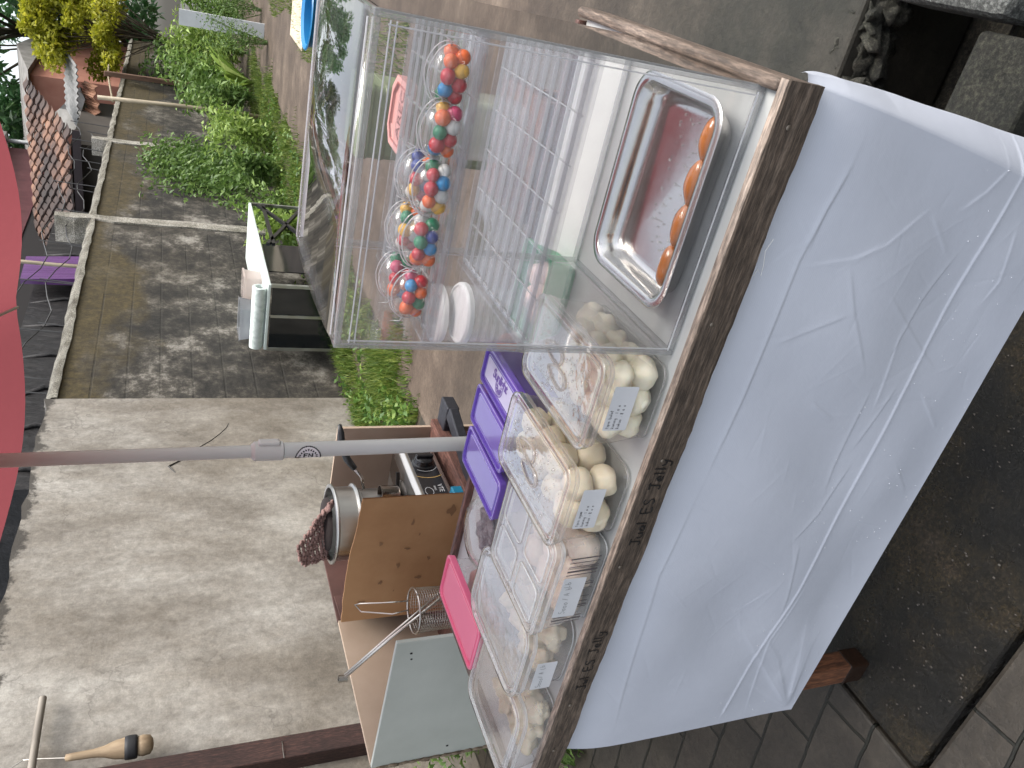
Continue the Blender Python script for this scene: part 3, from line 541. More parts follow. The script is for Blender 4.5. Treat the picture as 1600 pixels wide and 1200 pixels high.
# round sticker wrapped on the pole, facing the camera
def sticker(parent):
    ang0=math.atan2(-.7241-.6,.0578+.895); zc=1.133; r=.0161; rad=.026
    def pt(u,v,o=0): a=ang0-1.15+u/r; return ((r+o)*math.cos(a)-.0113,(r+o)*math.sin(a),zc+v)
    def disc(f_in,name,mat,o):
        m_=MB(); N=24
        for i in range(-N,N):
            for j in range(-N,N):
                u,v=(i+.5)/N*rad,(j+.5)/N*rad
                if abs(u/r-1.15)<1.9 and f_in(-v/rad,u/rad): m_.quad(pt(i/N*rad,j/N*rad,o),pt((i+1)/N*rad,j/N*rad,o),pt((i+1)/N*rad,(j+1)/N*rad,o),pt(i/N*rad,(j+1)/N*rad,o))
        return m_.build(name,mat,parent)
    wh=pm('sticker_white',(.62,.6,.6),8,rough=.4,bmp=0); bk=pm('print_black',(.015,.013,.015),8,rough=.5,bmp=0); rd_=pm('print_red',(.25,.01,.03),8,rough=.5,bmp=0)
    s=disc(lambda u,v:u*u+v*v<1,'sticker',wh,.0003)
    disc(lambda u,v:.82<u*u+v*v<1 or (abs(v+.35+.35*u)<.06 and u*u+v*v<1),'ring_print',bk,.0006).parent=s
    disc(lambda u,v:v+.35+.35*u<-.06 and u*u+v*v<.82,'red_print',rd_,.0006).parent=s
    def dots(u,v):
        q=math.hypot(u,v); a=math.degrees(math.atan2(v,u)); return .6<q<.74 and -10<a<190 and (a%17)<10
    disc(dots,'lettering',bk,.0006).parent=s
    def fn(u,v):
        x=(u+.36)/.72; y_=(v-.0)/.4
        if not(0<=x<=1 and 0<=y_<=1): return False
        if x<.42: return x<.14 or y_>.8 or (.4<y_<.6 and x<.36)
        return (.5<x<.64) or x>.86 or abs((1-y_)-(x-.56)/.38)<.16
    disc(fn,'letters',bk,.0007).parent=s
sticker(ub)
# canopy: 8 panels with drooping scalloped edge
redc=bpy.data.materials.new('red_canopy'); redc.use_nodes=True; nt_=redc.node_tree; b_=nt_.nodes['Principled BSDF']
b_.inputs['Base Color'].default_value=(.26,.06,.072,1); b_.inputs['Roughness'].default_value=.6
f_=noise(nt_,mapping(nt_),12,5); nt_.links.new(ramp(nt_,f_,[(.3,(.24,.052,.062)),(.7,(.31,.075,.087))]),b_.inputs['Base Color'])
tt=nt_.nodes.new('ShaderNodeBsdfTranslucent'); tt.inputs[0].default_value=(.42,.105,.12,1); mx=nt_.nodes.new('ShaderNodeMixShader'); mx.inputs[0].default_value=.3
nt_.links.new(b_.outputs[0],mx.inputs[1]); nt_.links.new(tt.outputs[0],mx.inputs[2]); nt_.links.new(mx.outputs[0],nt_.nodes['Material Output'].inputs[0])
CR,CZ0,CZ1=.87,1.762,2.08; m_=MB(); vs=[];fs=[]; NA,NR=96,12
ph0=math.atan2(.82,-.135)
for j in range(NR+1):
    f=j/NR
    for i in range(NA):
        a=2*math.pi*i/NA; seg=((a-ph0)/(math.pi/4))%1; mid=math.sin(math.pi*seg)
        rr=CR*f*(1-.085*mid); z=CZ1-(CZ1-CZ0)*f**1.15-.05*math.sin(math.pi*f)*0+ (.0)*mid
        vs.append((rr*math.cos(a),rr*math.sin(a),z-.0- .045*mid*f*f+.07*f*max(0,-math.cos(a)-.22)))
for j in range(NR):
    for i in range(NA): fs.append((j*NA+i,j*NA+(i+1)%NA,(j+1)*NA+(i+1)%NA,(j+1)*NA+i))
m_.add(vs,fs).build('canopy',redc,ub,smooth=True)
for i in range(8):
    a=ph0+i*math.pi/4; MB().tube([(0,0,CZ1-.03),(CR*.5*math.cos(a),CR*.5*math.sin(a),CZ1-(CZ1-CZ0)*.5**1.15-.012),(CR*.99*math.cos(a),CR*.99*math.sin(a),CZ0-.008+.07*max(0,-math.cos(a)-.22))],.004,6).build('rib',alu,ub)

exec_parts.append(1)
# ---------------------------------------------------------------- the stall table, its cloth and the wooden tray
tw=wood('red_brown_table_wood',(.05,.018,.008),(.12,.045,.02),(.22,.09,.04),'x',.7)
twz=wood('red_brown_leg_wood',(.05,.018,.008),(.13,.05,.022),(.22,.09,.04),'z',.7)
tb=thing('stall_table','wooden stall table standing on the wet slab under the white cloth','table',(-.6,.27,0))
MB().box(-.56,.56,-.246,.24,.727,.747).build('tabletop',tw,tb)
MB().box(-.552,.545,-.248,-.236,.224,.726).build('front_panel',tw,tb)
MB().box(-.552,.5,.225,.235,.1,.727).build('hidden_shade_panel',tw,tb)  # unseen panel, added to keep light from behind out of the space underneath
for sx,sy in ((-1,-1),(1,-1),(-1,1),(1,1)):
    x=-.53 if sx<0 else .51; y=-.235 if sy<0 else .22
    MB().box(x-.025,x+.027,y-.01,y+.035,0,.727).build('leg',twz,tb,bevel=.004)
    if (sx,sy)==(-1,-1): MB().box(x-.0265,x+.0285,y-.0115,y+.0365,.0,.055).build('wet_foot',pm('wet_dark_wood',(.02,.009,.005),9,rough=.25),tb,bevel=.004)
creases=[((-0.053,0.364),(-0.075,0.364),(-0.394,0.377),(-0.798,0.383),(-1.125,0.402)),((-0.052,0.657),(-0.205,0.673),(-0.402,0.673),(-0.557,0.678)),((-0.557,0.678),(-0.733,0.692),(-1.116,0.651)),((-0.110,0.493),(-0.168,0.551),(-0.191,0.595),(-0.210,0.670)),((-0.196,0.597),(-0.266,0.553),(-0.357,0.480)),((-0.232,0.509),(-0.359,0.325)),((-0.290,0.445),(-0.366,0.431),(-0.426,0.422)),((-0.267,0.557),(-0.322,0.660)),((-0.165,0.402),(-0.244,0.431),(-0.337,0.445)),((-0.121,0.323),(-0.206,0.298),(-0.248,0.309)),((-0.072,0.656),(-0.136,0.667),(-0.194,0.666)),((-0.380,0.449),(-0.533,0.441),(-0.585,0.434)),((-1.154,0.230),(-0.994,0.329),(-0.902,0.410)),((-1.154,0.230),(-0.943,0.414),(-0.849,0.492)),((-1.154,0.230),(-0.987,0.277),(-0.877,0.314)),((-1.154,0.230),(-0.972,0.260),(-0.929,0.259)),((-1.154,0.230),(-1.034,0.395)),((-0.380,0.396),(-0.497,0.421)),((-0.391,0.341),(-0.465,0.257)),((-0.408,0.552),(-0.442,0.491)),((-0.527,0.312),(-0.561,0.278),(-0.594,0.245)),((-0.123,0.492),(-0.176,0.426)),((-0.114,0.444),(-0.085,0.416),(-0.048,0.394)),((-1.150,0.339),(-0.932,0.381),(-0.774,0.370)),((-0.684,0.458),(-0.625,0.426),(-0.522,0.406)),((-0.679,0.440),(-0.816,0.400),(-0.865,0.391))]
def cloth():
    NX,NZ=640,300; U=np.linspace(0,1,NX+1); Vv=np.linspace(0,1,NZ+1); u,v=np.meshgrid(U,Vv)
    zb=.212; z=.7505-(.7505-zb)*v; xr=-.002-.055*np.clip((.75-z)/.38,0,1)**1.2; x=-1.166+(xr+1.166)*u
    d=np.zeros_like(x)
    for ci,pl in enumerate(creases):
        amp=[.0013,.0011,.0009][ci] if ci<3 else (.0020 if ci in(12,13,14,15,16) else .0007)
        w=.003 if ci<3 else (.008 if ci in(12,13,14,15,16) else .003); sg=-1 if ci%3 else 1
        best=np.full_like(x,9.); sd_=np.zeros_like(x); tt=np.zeros_like(x); L=sum(math.dist(a,b) for a,b in zip(pl,pl[1:])); acc=0
        for a,b in zip(pl,pl[1:]):
            l=math.dist(a,b); ex,ez=(b[0]-a[0])/l,(b[1]-a[1])/l; t=np.clip((x-a[0])*ex+(z-a[1])*ez,0,l)
            px,pz=x-a[0]-t*ex,z-a[1]-t*ez; dd=np.hypot(px,pz); m=dd<best; best=np.where(m,dd,best); sd_=np.where(m,px*ez-pz*ex,sd_); tt=np.where(m,(acc+t)/L,tt); acc+=l
        fade=np.clip(np.minimum(tt,1-tt)*5,.12,1) if ci not in(0,) else np.clip(tt*8+.6,0,1)
        if ci in(12,13,14,15,16): fade=np.clip(1.1-tt,.0,1)*np.clip(tt*5,0,1)*.8
        d+=-amp*fade*np.exp(-best/w)*1.0+ amp*.7*fade*np.exp(-best/(w*2.5))*np.sign(sd_)*sg*np.clip(best/w,0,1)
    r=np.random.default_rng(4)
    win0=np.clip(u/.1,.1,1)*np.clip((z-zb)/.08,.1,1)
    for k in range(26):
        fx,fz=r.normal(0,9),r.normal(0,9); p=r.uniform(0,6.28); d+=.0007*win0/(1+.05*math.hypot(fx,fz))*np.sin(fx*x*1.6+fz*z*1.6+p)
    for k in range(70):
        cx,cz=r.uniform(-1.1,-.1),r.uniform(.25,.72); a=r.uniform(0,3.14); l=r.uniform(.01,.05)
        px=(x-cx)*math.cos(a)+(z-cz)*math.sin(a); pz=-(x-cx)*math.sin(a)+(z-cz)*math.cos(a)
        d+=-.0003*np.exp(-(px/l)**2)*np.exp(-np.abs(pz)/.0025)*(1 if k%2 else -1)
    d+=-.006*np.exp(-((z-.47)/.2)**2)*np.sin(math.pi*u)**2      # slack belly
    d-=.002*np.exp(-(z-zb)/.02)
    win=np.clip(u/.12,0,1)*np.clip((1-u)/.1,0,1)*np.clip((z-zb)/.1,0,1)
    d+=win*(.0030*np.sin(x*9+z*14)*np.sin(z*11-x*4+1)+.0018*np.sin(x*17-z*23+2))
    d*=np.clip((.752-z)/.02,0,1)
    d+=.017*np.exp(-((.7505-z)/.055)**1.5)
    d=np.minimum(d,.02)
    V1=np.stack([x,d-.0005,z],-1).reshape(-1,3)
    idx=np.arange((NX+1)*(NZ+1)).reshape(NZ+1,NX+1)
    F1=np.stack([idx[:-1,:-1],idx[1:,:-1],idx[1:,1:],idx[:-1,1:]],-1).reshape(-1,4)
    # side flap, joined to the front's right edge by a soft round fold
    NS=44; s=np.linspace(0,1,NS+1)[1:]; ss,vv=np.meshgrid(s,Vv); zz=.7505-(.7505-zb)*vv; xe=-.002-.055*np.clip((.75-zz)/.38,0,1)**1.2
    de=d[:,-1][:,None]; yb=.025+.13*np.clip((.76-zz)/.15,0,1)-.02*vv
    yy=de+(yb-de)*ss; xs=np.interp(zz,[.2,.33,.465,.586,.693,.749],[-.022,-.015,-.005,.004,.010,.008])-.001
    yy=de+(yb-de)*ss; xx=xe+(xs-xe)*np.minimum(1,ss*3.2)**.7-.16*np.maximum(0,yy-.05)+.0012*np.sin(zz*40+ss*6)*ss
    V2=np.stack([xx,yy,zz],-1).reshape(-1,3); off=len(V1); i2=np.arange((NZ+1)*NS).reshape(NZ+1,NS)+off
    i2=np.concatenate([idx[:,-1:],i2],1); F2=np.stack([i2[:-1,:-1],i2[1:,:-1],i2[1:,1:],i2[:-1,1:]],-1).reshape(-1,4)
    return np.concatenate([V1,V2]),np.concatenate([F1,F2])
m,nt_,b_=newmat('white_vinyl_banner'); v_=mapping(nt_)
nt_.links.new(ramp(nt_,noise(nt_,v_,3,5),[(.35,(.50,.525,.59)),(.65,(.555,.58,.645))]),b_.inputs['Base Color']); b_.inputs['Roughness'].default_value=.42; b_.inputs['Specular IOR Level'].default_value=.4
wv=nt_.nodes.new('ShaderNodeTexWave'); wv.bands_direction='Z'; wv.inputs['Scale'].default_value=110; nt_.links.new(v_,wv.inputs['Vector'])
p_=bump(nt_,None,wv.outputs['Fac'],.05,.0006); bump(nt_,b_,noise(nt_,v_,26,6),.25,.003,p_)
V,F=cloth(); cl=fast_mesh('table_cloth',V,F,m); cl.data.polygons.foreach_set('use_smooth',[True]*len(F)); tag(cl,'creased white vinyl banner hung as a cloth over the front of the stall table','cloth')
# drops of rain on it
m_=MB(); rs=random.Random(11); NXc=641
for i in range(130):
    vz=int(150+148*rs.random()**.75); ux=int(640*rs.random()**.9); p=V[vz*NXc+ux]; r_=rs.uniform(.0004,.0011)
    m_.blob((p[0],p[1]-.0002,p[2]),r_,r_*.6,r_*rs.uniform(1,1.4),0,4,i)
tag(m_.build('rain_drops',pm('rain_drop',(.75,.77,.8),20,rough=.05,bmp=0,spec=1),smooth=True),kind='stuff')
th_=MB().tube([(-.228,-.004,.7505),(-.222,-.007,.743),(-.214,-.007,.741),(-.222,-.008,.733),(-.205,-.009,.737),(-.19,-.009,.742),(-.174,-.009,.737)],.0005,5).build('loose_thread',pm('white_thread',(.7,.7,.68),8))
tag(th_,'loose white thread hanging from the lower edge of the tray board','thread')

bw=wood('weathered_board',(.04,.028,.019),(.095,.07,.052),(.2,.155,.12),'x',.75,1,.9)
bwy=wood('weathered_side_board',(.06,.042,.03),(.13,.095,.072),(.24,.19,.155),'y',.7,1,.7)
btop=wood('pale_board_edge',(.15,.115,.09),(.27,.215,.175),(.38,.32,.27),'x',.7,1,.3)
rw=wood('red_brown_rail',(.06,.028,.02),(.11,.05,.038),(.17,.085,.065),'x',.6,1,.3)
tr=thing('display_tray','shallow wooden tray with weathered brown boards and a white floor, lettered in marker pen','tray',(0,0,.75))
m_=MB(); n=90; vs=[];fs=[]; rs=random.Random(5); L0=-1.30
for i in range(n+1):
    x=L0+(0-L0)*i/n; e=.0009*math.sin(x*31)+rs.uniform(-.0005,.0005)
    vs+=[(x,-.012+e*.4,.0008+e),(x,-.0135,.0485+e*.3),(x,-.0125,.0503),(x,-.001,.0505),(x,0.0005,.0495),(x,.0,.0005)]
for i in range(n):
    for k in range(6): fs.append((i*6+k,(i+1)*6+k,(i+1)*6+(k+1)%6,i*6+(k+1)%6))
fs+=[(5,4,3,2,1,0),tuple(n*6+k for k in range(6))]
fb=m_.add(vs,fs).build('front_board',bw,tr)
# the paler top edge of the front board
MB().box(L0,-.0005,-.0122,.0004,.0500,.0512).build('top_edge',btop,fb)
MB().box(L0,-.02,.512,.527,0,.052).build('rear_board',rw,tr,bevel=.002)
sb=MB(); sb.loft([(.007,.262,.004,.0),(.008,.262,.006,.04),(.0075,.262,.006,.049),(.004,.26,.004,.0525)],c=(-.008,.2635),cap0=True,cap1=True).build('side_board',bwy,tr,smooth=True,angle=50)
MB().box(L0,L0+.015,.0,.512,0,.05).build('side_board',bwy,tr)
MB().box(L0+.016,-.0165,.0006,.5115,.024,.038).build('tray_floor',pm('white_melamine',[(.3,(.40,.41,.40)),(.7,(.46,.47,.455))],5,rough=.45,bmp=.04),tr)
nm=metal('rusty_nail',(.3,.26,.22),.5)
for x,z in ((-.047,.03),(-.288,.033),(-.69,.034),(-.496,.03),(-1.0,.03),(-1.12,.028)): MB().lathe([(0,.0009),(.0022,.0007),(.0032,.0)],12).build('nail_head',nm,fb,smooth=True).matrix_local=Matrix.Translation((x,-.0137,z))@Matrix.Rotation(R(90),4,'X')
# hand lettering, drawn as pen strokes  (x advance, y up in letter heights)
ST={'J':[[(0,.95),(.55,.98)],[(.3,.95),(.33,.3),(.3,.05),(.1,.0),(-.02,.12)]],'u':[[(.05,.5),(.05,.15),(.2,.02),(.4,.12),(.42,.5)],[(.42,.3),(.46,0)]],
'a':[[(.4,.4),(.2,.48),(.05,.3),(.08,.08),(.25,.02),(.4,.2),(.42,.45),(.43,.02)]],'w':[[(.02,.48),(.12,.02),(.25,.35),(.36,.02),(.5,.48)]],'l':[[(.08,.95),(.1,.0)]],
'E':[[(.5,.95),(.1,.92),(.12,.02),(.55,.04)],[(.1,.5),(.45,.52)]],'S':[[(.45,.82),(.3,.95),(.08,.82),(.12,.6),(.38,.42),(.42,.15),(.2,.0),(.02,.12)]],
'e':[[(.05,.25),(.4,.28),(.35,.47),(.15,.46),(.05,.25),(.12,.05),(.4,.04)]],'y':[[(.02,.5),(.1,.2),(.28,.18)],[(.42,.52),(.36,-.1),(.2,-.35),(-.05,-.25)]],
'5':[[(.42,.95),(.1,.92),(.1,.55),(.35,.55),(.42,.25),(.2,.0),(.02,.1)]],'0':[[(.2,.5),(.05,.3),(.1,.05),(.28,.03),(.38,.25),(.3,.48),(.2,.5)]],'/':[[(.0,-.05),(.3,.95)]],
'A':[[(.02,.0),(.22,.9),(.42,.0)],[(.1,.35),(.35,.35)]],'b':[[(.05,.9),(.07,.03),(.3,.03),(.38,.25),(.25,.42),(.08,.35)]],'s':[[(.35,.4),(.15,.48),(.08,.34),(.32,.18),(.25,.02),(.04,.06)]],
'L':[[(.08,.9),(.08,.03),(.4,.05)]],'t':[[(.2,.85),(.2,.05),(.35,.02)],[(.02,.55),(.4,.57)]],'i':[[(.1,.5),(.1,.02)]],'g':[[(.38,.4),(.15,.45),(.05,.22),(.2,.05),(.36,.2)],[(.38,.45),(.36,-.25),(.1,-.3)]],'k':[[(.05,.9),(.06,.0)],[(.35,.48),(.07,.22),(.38,.0)]],'n':[[(.05,.48),(.05,.0)],[(.05,.35),(.2,.48),(.33,.35),(.34,0)]],'o':[[(.2,.48),(.05,.28),(.15,.03),(.33,.15),(.32,.4),(.2,.48)]],':':[[(.1,.1),(.1,.16)],[(.1,.4),(.1,.46)]],'1':[[(.1,.9),(.12,0)]],'8':[[(.2,.5),(.05,.7),(.2,.92),(.35,.7),(.2,.5),(.05,.22),(.2,.02),(.36,.22),(.2,.5)]],'m':[[(.02,.48),(.04,.0)],[(.04,.35),(.14,.48),(.22,.3),(.23,.0)],[(.23,.3),(.34,.48),(.42,.3),(.43,0)]],'p':[[(.05,.48),(.04,-.35)],[(.05,.4),(.3,.46),(.36,.2),(.2,.03),(.05,.1)]],' ':[]}
ink=pm('marker_ink',(.004,.003,.003),30,rough=.6,bmp=0)
def hand(s,x0,z0,h,w,y,width,slope=0,seed=1,adv=None,name='lettering',parent=None,mat=None,vx=None):
    rs=random.Random(seed); m_=MB(); x=x0
    for ch in s:
        k=h*(1+rs.uniform(-.06,.06))
        for st in ST[ch]:
            pts=[(x+p[0]*w+rs.uniform(-.03,.03)*w, z0+slope*(x-x0)+p[1]*k) for p in st]
            # smooth the stroke
            q=[]
            for i in range(len(pts)-1):
                p0=pts[max(i-1,0)];p1=pts[i];p2=pts[i+1];p3=pts[min(i+2,len(pts)-1)]
                for t in (0,.33,.66):
                    q.append(tuple(.5*(2*p1[c]+(p2[c]-p0[c])*t+(2*p0[c]-5*p1[c]+4*p2[c]-p3[c])*t*t+(3*p1[c]-p0[c]-3*p2[c]+p3[c])*t**3) for c in(0,1)))
            q.append(pts[-1]); m_.tube([(a,y,b) for a,b in q],[width*rs.uniform(.8,1.15) for _ in q],5)
        x+=w*({'l':.34,' ':.55,'J':.62,'E':.78,'S':.75,'i':.3,':':.3,'1':.3,'/':.35}.get(ch,.6))
    m_.v=[(a,y+(b-y)*.25,c) for a,b,c in m_.v]
    return m_.build(name,mat or ink,parent)
hand('Jual ES Jelly',-.648,.016,.0185,.0215,-.0137,.00135,.02,1,parent=fb)
hand('Jwl ES Jelly',-.962,.013,.0175,.0205,-.0137,.0012,.03,2,parent=fb)

# ---------------------------------------------------------------- acrylic display case
ac=clear('case_acrylic',(.99,.988,.99),(.72,.70,.72),.018,.02,1.5,.03,25,film=.015)
ae=clear('case_edge',(.9,.905,.905),(.74,.75,.75),.26,.05,1.5,.1,60)
ah=clear('case_pale_edge',(.95,.95,.96),(.85,.85,.87),.6,.05,1.6)  # milky pale plastic for the seams and crimped rims
X0,X1,Y0,Y1,ZB,ZT=-.358,-.014,.032,.345,Z+.001,1.232
dc=thing('display_case','tall clear acrylic display case with two slatted shelves standing on the right of the tray','case',(X0,Y0,ZB)); w_,d_,h_=X1-X0,Y1-Y0,ZT-ZB
MB().box(.004,w_-.004,.001,.004,.004,h_-.004).build('front_door',ac,dc)
MB().box(.004,w_-.004,d_-.004,d_-.001,.004,h_-.004).build('back_panel',ac,dc)
MB().box(0,.003,.005,d_-.005,.004,h_-.004).build('side_panel',ac,dc)
MB().box(w_-.003,w_,.005,d_-.005,.004,h_-.004).build('side_panel',ac,dc)
m_=MB(); K=8; vs=[]   # gently crowned top
for i in range(K+1):
    t=i/K; z=h_-.002+.006*math.sin(math.pi*t)**.6
    vs+=[(.003,.004+(d_-.008)*t,z),(w_-.003,.004+(d_-.008)*t,z)]
m_.add(vs,[(2*i,2*i+1,2*i+3,2*i+2) for i in range(K)]).build('top_panel',ac,dc,smooth=True,solid=.0025)
e=.0075; m_=MB()
for x in(0,w_-e):
    for y in(0,d_-e): m_.box(x,x+e,y,y+e,0,h_)
for z in(0,h_-e):
    for y in(0,d_-e): m_.box(e,w_-e,y,y+e,z,z+e)
    for x in(0,w_-e): m_.box(x,x+e,e,d_-e,z,z+e)
m_.build('edge_frame',ae,dc,bevel=.0015)
m_=MB()   # bright seams inside the edges
for z in (.010,h_-.016,h_-.022): m_.tube([(.008,-.0006,z),(w_-.008,-.0006,z)],.0009,6)
for x in (.0105,w_-.012): m_.tube([(x,-.0006,.01),(x,-.0006,h_-.014)],.0009,6)
for y in (.014,d_-.014): m_.tube([(.010,y,h_+.002),(w_-.01,y,h_+.002)],.0009,6)
for y in (.012,d_-.011): m_.tube([(-.0006,y,.01),(-.0006,y,h_-.01)],.0008,6)
m_.tube([(-.0006,.01,h_-.012),(-.0006,d_-.01,h_-.012)],.0008,6); m_.tube([(-.0006,.01,.010),(-.0006,d_-.01,.010)],.0008,6)
m_.build('seam',ah,dc)
sh_sheet=clear('shelf_sheet',(.99,.99,.99),(.75,.75,.77),.03,.03,2.3,.3,12,film=.03)
sl_m=clear('shelf_slat',(.93,.93,.94),(.92,.93,.93),.36,.05,1.6)
slp=clear('shelf_lip_plastic',(.985,.985,.99),(.8,.78,.82),.07,.03,1.4)
for k,zz in enumerate((.207,.328)):
    sf=MB().box(.004,w_-.004,.006,d_-.045,zz,zz+.002).build('shelf',sh_sheet,dc)
    m_=MB()
    for i in range(10): 
        y=.016+i*(d_-.07)/9; 
        for o_ in(0,.0048): m_.box(.006,w_-.006,y+o_-.0004,y+o_+.0004,zz+.0022,zz+.0046)
    for i in range(7): x=.012+i*(w_-.024)/6; m_.box(x-.0008,x+.0008,.01,d_-.05,zz+.0023,zz+.004)
    m_.build('slats',sl_m,sf)
    m_=MB(); m_.box(.004,w_-.004,.0045,.0065,zz-.004,zz+.014).box(.004,w_-.004,.0095,.0105,zz,zz+.014).box(.004,w_-.004,d_-.046,d_-.044,zz,zz+.010).box(.0035,.006,.006,d_-.046,zz-.002,zz+.012).box(w_-.006,w_-.0035,.006,d_-.046,zz-.002,zz+.012)
    m_.build('shelf_lip',slp,sf)

# ---------------------------------------------------------------- steel pan with fried balls
ss=metal('stainless',(.6,.59,.57),.18,(1,1,1),5,.12)
pn=thing('steel_pan','stainless steel serving pan with dented sides inside the bottom of the display case','pan',(-.173,.141,Z+.0015))
hx,hy=.133,.103; H_=.038
def pan_profile(): return [(hx,hy,.036,H_-.0022),(hx+.0005,hy+.0005,.0365,H_-.001),(hx-.0005,hy-.0005,.036,H_),(hx-.010,hy-.010,.028,H_+.0002),(hx-.0125,hy-.0125,.026,H_-.002),(hx-.016,hy-.015,.024,H_*.5),(hx-.02,hy-.018,.022,.009),(hx-.024,hy-.022,.02,.0045),(hx-.03,hy-.028,.016,.003)]
m_=MB().loft(pan_profile(),cap1=True,n=10)
m_.v=[(x,y+(.0025*math.sin(x*55)*(z>.004 and z<H_-.004)),z) for x,y,z in m_.v]
pan=m_.build('pan_body',ss,pn,smooth=True,angle=60,solid=.0011)
def ball_mat(name,c1,c2,rough,coat=0,sss=.3,sc=18): return pm(name,[(.3,c1),(.7,c2)],sc,rough=rough,bmp=.35,bd=.002,bscale=45,sss=sss,coat=coat)
fo=ball_mat('glazed_orange',(.33,.085,.004),(.52,.165,.012),.08,1,.05)
fr_lab=['at the right end of the pan, next to the bright sky glint','second from the right end of the pan','third from the right end of the pan','at the left end of the pan']
for i,(x,y) in enumerate(((-.086,.075),(-.141,.076),(-.196,.075),(-.250,.077))):
    o=MB().blob((0,0,0),.0295,.014,.0145,.05,12,i,0,1.3).build('fried_ball',fo,smooth=True); o.location=(x,y-.002,Z+.0205)
    tag(o,'glazed orange ball %s'%fr_lab[i],'snack','glazed balls in the steel pan')
m_=MB(); rs=random.Random(9)
for i in range(130):
    x=-.25+.19*rs.random(); y=.098+.07*rs.random()**1.3; r_=rs.uniform(.0006,.0019); m_.blob((x,y,Z+.006),r_,r_*rs.uniform(.8,1.6),r_*.6,0,4,i)
tag(m_.build('oil_drops',clear('oil',(.97,.97,.95),(.9,.9,.9),.1,.02,2),smooth=True),kind='stuff')

# ---------------------------------------------------------------- pouches of gumballs on the upper shelf
gcol={'red':(.5,.015,.03),'orange':(.75,.13,.02),'yellow':(.75,.42,.05),'blue':(.005,.22,.5),'navy blue':(.012,.035,.25),'green':(.005,.2,.09),'white':(.6,.6,.58),'pink':(.5,.05,.13)}
gm_={k:pm('gum_'+k.replace(' ','_'),v,30,rough=.35,bmp=.15,bd=.001) for k,v in gcol.items()}
pcl=clear('pouch_film',(.97,.975,.97),(.8,.83,.82),.08,.05,1.8,.6,50)
pouches=[(-.066,.074,'front row, rightmost',['red','red','yellow','orange','blue','red','orange','green','orange']),
(-.120,.070,'front row, second from right',['orange','red','white','pink','red','green','orange','blue','yellow']),
(-.180,.068,'front row, third from right',['yellow','white','blue','white','orange','red','red','white','green']),
(-.243,.074,'front row, fourth from right',['orange','blue','navy blue','green','red','green','red','orange','white']),
(-.312,.082,'front row, leftmost',['orange','green','orange','red','orange','red','blue','orange','pink']),
(-.187,.128,'back row, rightmost',['pink','navy blue','white','orange','yellow','red','navy blue','white']),
(-.252,.138,'back row, middle',['red','white','yellow','orange','red','yellow','green','white']),
(-.318,.146,'back row, leftmost',['blue','orange','red','green','orange','red','pink','orange'])]
zs=ZB+.328+.0048
def pouch(px,py,lab,cols,seed):
    rs=random.Random(seed); t=thing('candy_pouch','clear gumball pouch on the upper shelf, %s'%lab,'candy pouch',(px,py,zs),rs.uniform(-.2,.2),'pouches of gumballs on the upper shelf')
    # lower half lies on the shelf and leans back; crimped rims at the sides
    m_=MB(); N=20; vs=[];fs=[]
    for i in range(11):
        th=math.pi*i/10
        for k in range(N):
            a=2*math.pi*k/N; r_=math.sin(th)**.8; cr=1+.015*math.sin(7*a+seed)
            vs.append((.0285*r_*math.cos(a)*cr,.020*r_*math.sin(a)*cr,.0198-.0193*math.cos(th)))
    for i in range(10):
        for k in range(N): fs.append((i*N+k,i*N+(k+1)%N,(i+1)*N+(k+1)%N,(i+1)*N+k))
    m_.add(vs,fs).build('film',pcl,t,smooth=True)
    m_=MB()
    for q in (0,.0022): m_.tube([(.0305*math.cos(a)*(1+q*10),.004+q*3-.006*abs(math.cos(a)),.021+.0185*math.sin(a)+q) for a in [math.pi*(-.15+1.3*k/16) for k in range(17)]],.0007,5)
    for sgn in(-1,1): m_.tube([(sgn*.0285,.0,.022),(sgn*.034,-.003,.026),(sgn*.037,.002,.036)],[.0014,.0008,.0003],5)
    m_.build('crimped_rim',ah,t,smooth=True)
    # gumballs: packed near the bottom
    pos=[(-.019,-.004,.0095),(-.006,-.009,.0095),(.0075,-.009,.0095),(.0195,-.004,.0095),(-.0135,-.006,.0215),(.0005,-.009,.022),(.0145,-.006,.0215),(-.021,.004,.0195),(.0215,.004,.0195),(-.007,-.004,.0335),(.008,-.003,.0335),(-.001,.006,.0145)]
    spot=['low far left','low left','low right','low far right','mid left','at centre','mid right','far left','far right','upper left','upper right','at rear']
    cols=cols+[cols[(seed+q)%len(cols)] for q in (1,3,5,0)][:max(0,9-len(cols))]
    for q_,(c,(x,y,z)) in enumerate(zip(cols,pos)):
        s=rs.uniform(.0074,.0086); o=MB().blob((0,0,0),s,s*.97,s*rs.uniform(.92,1.03),.02,10,rs.randrange(99)).build('gumball',gm_[c],smooth=True)
        ca,sa=math.cos(t.rotation_euler.z),math.sin(t.rotation_euler.z)
        o.location=(px+x*ca-y*sa,py+x*sa+y*ca,zs+z+rs.uniform(-.0005,.0005))
        tag(o,'%s gumball %s in the pouch, %s'%(c,spot[q_],lab),'gumball','gumballs in the pouch, %s'%lab)
for i,p in enumerate(pouches): pouch(*p,i+3)

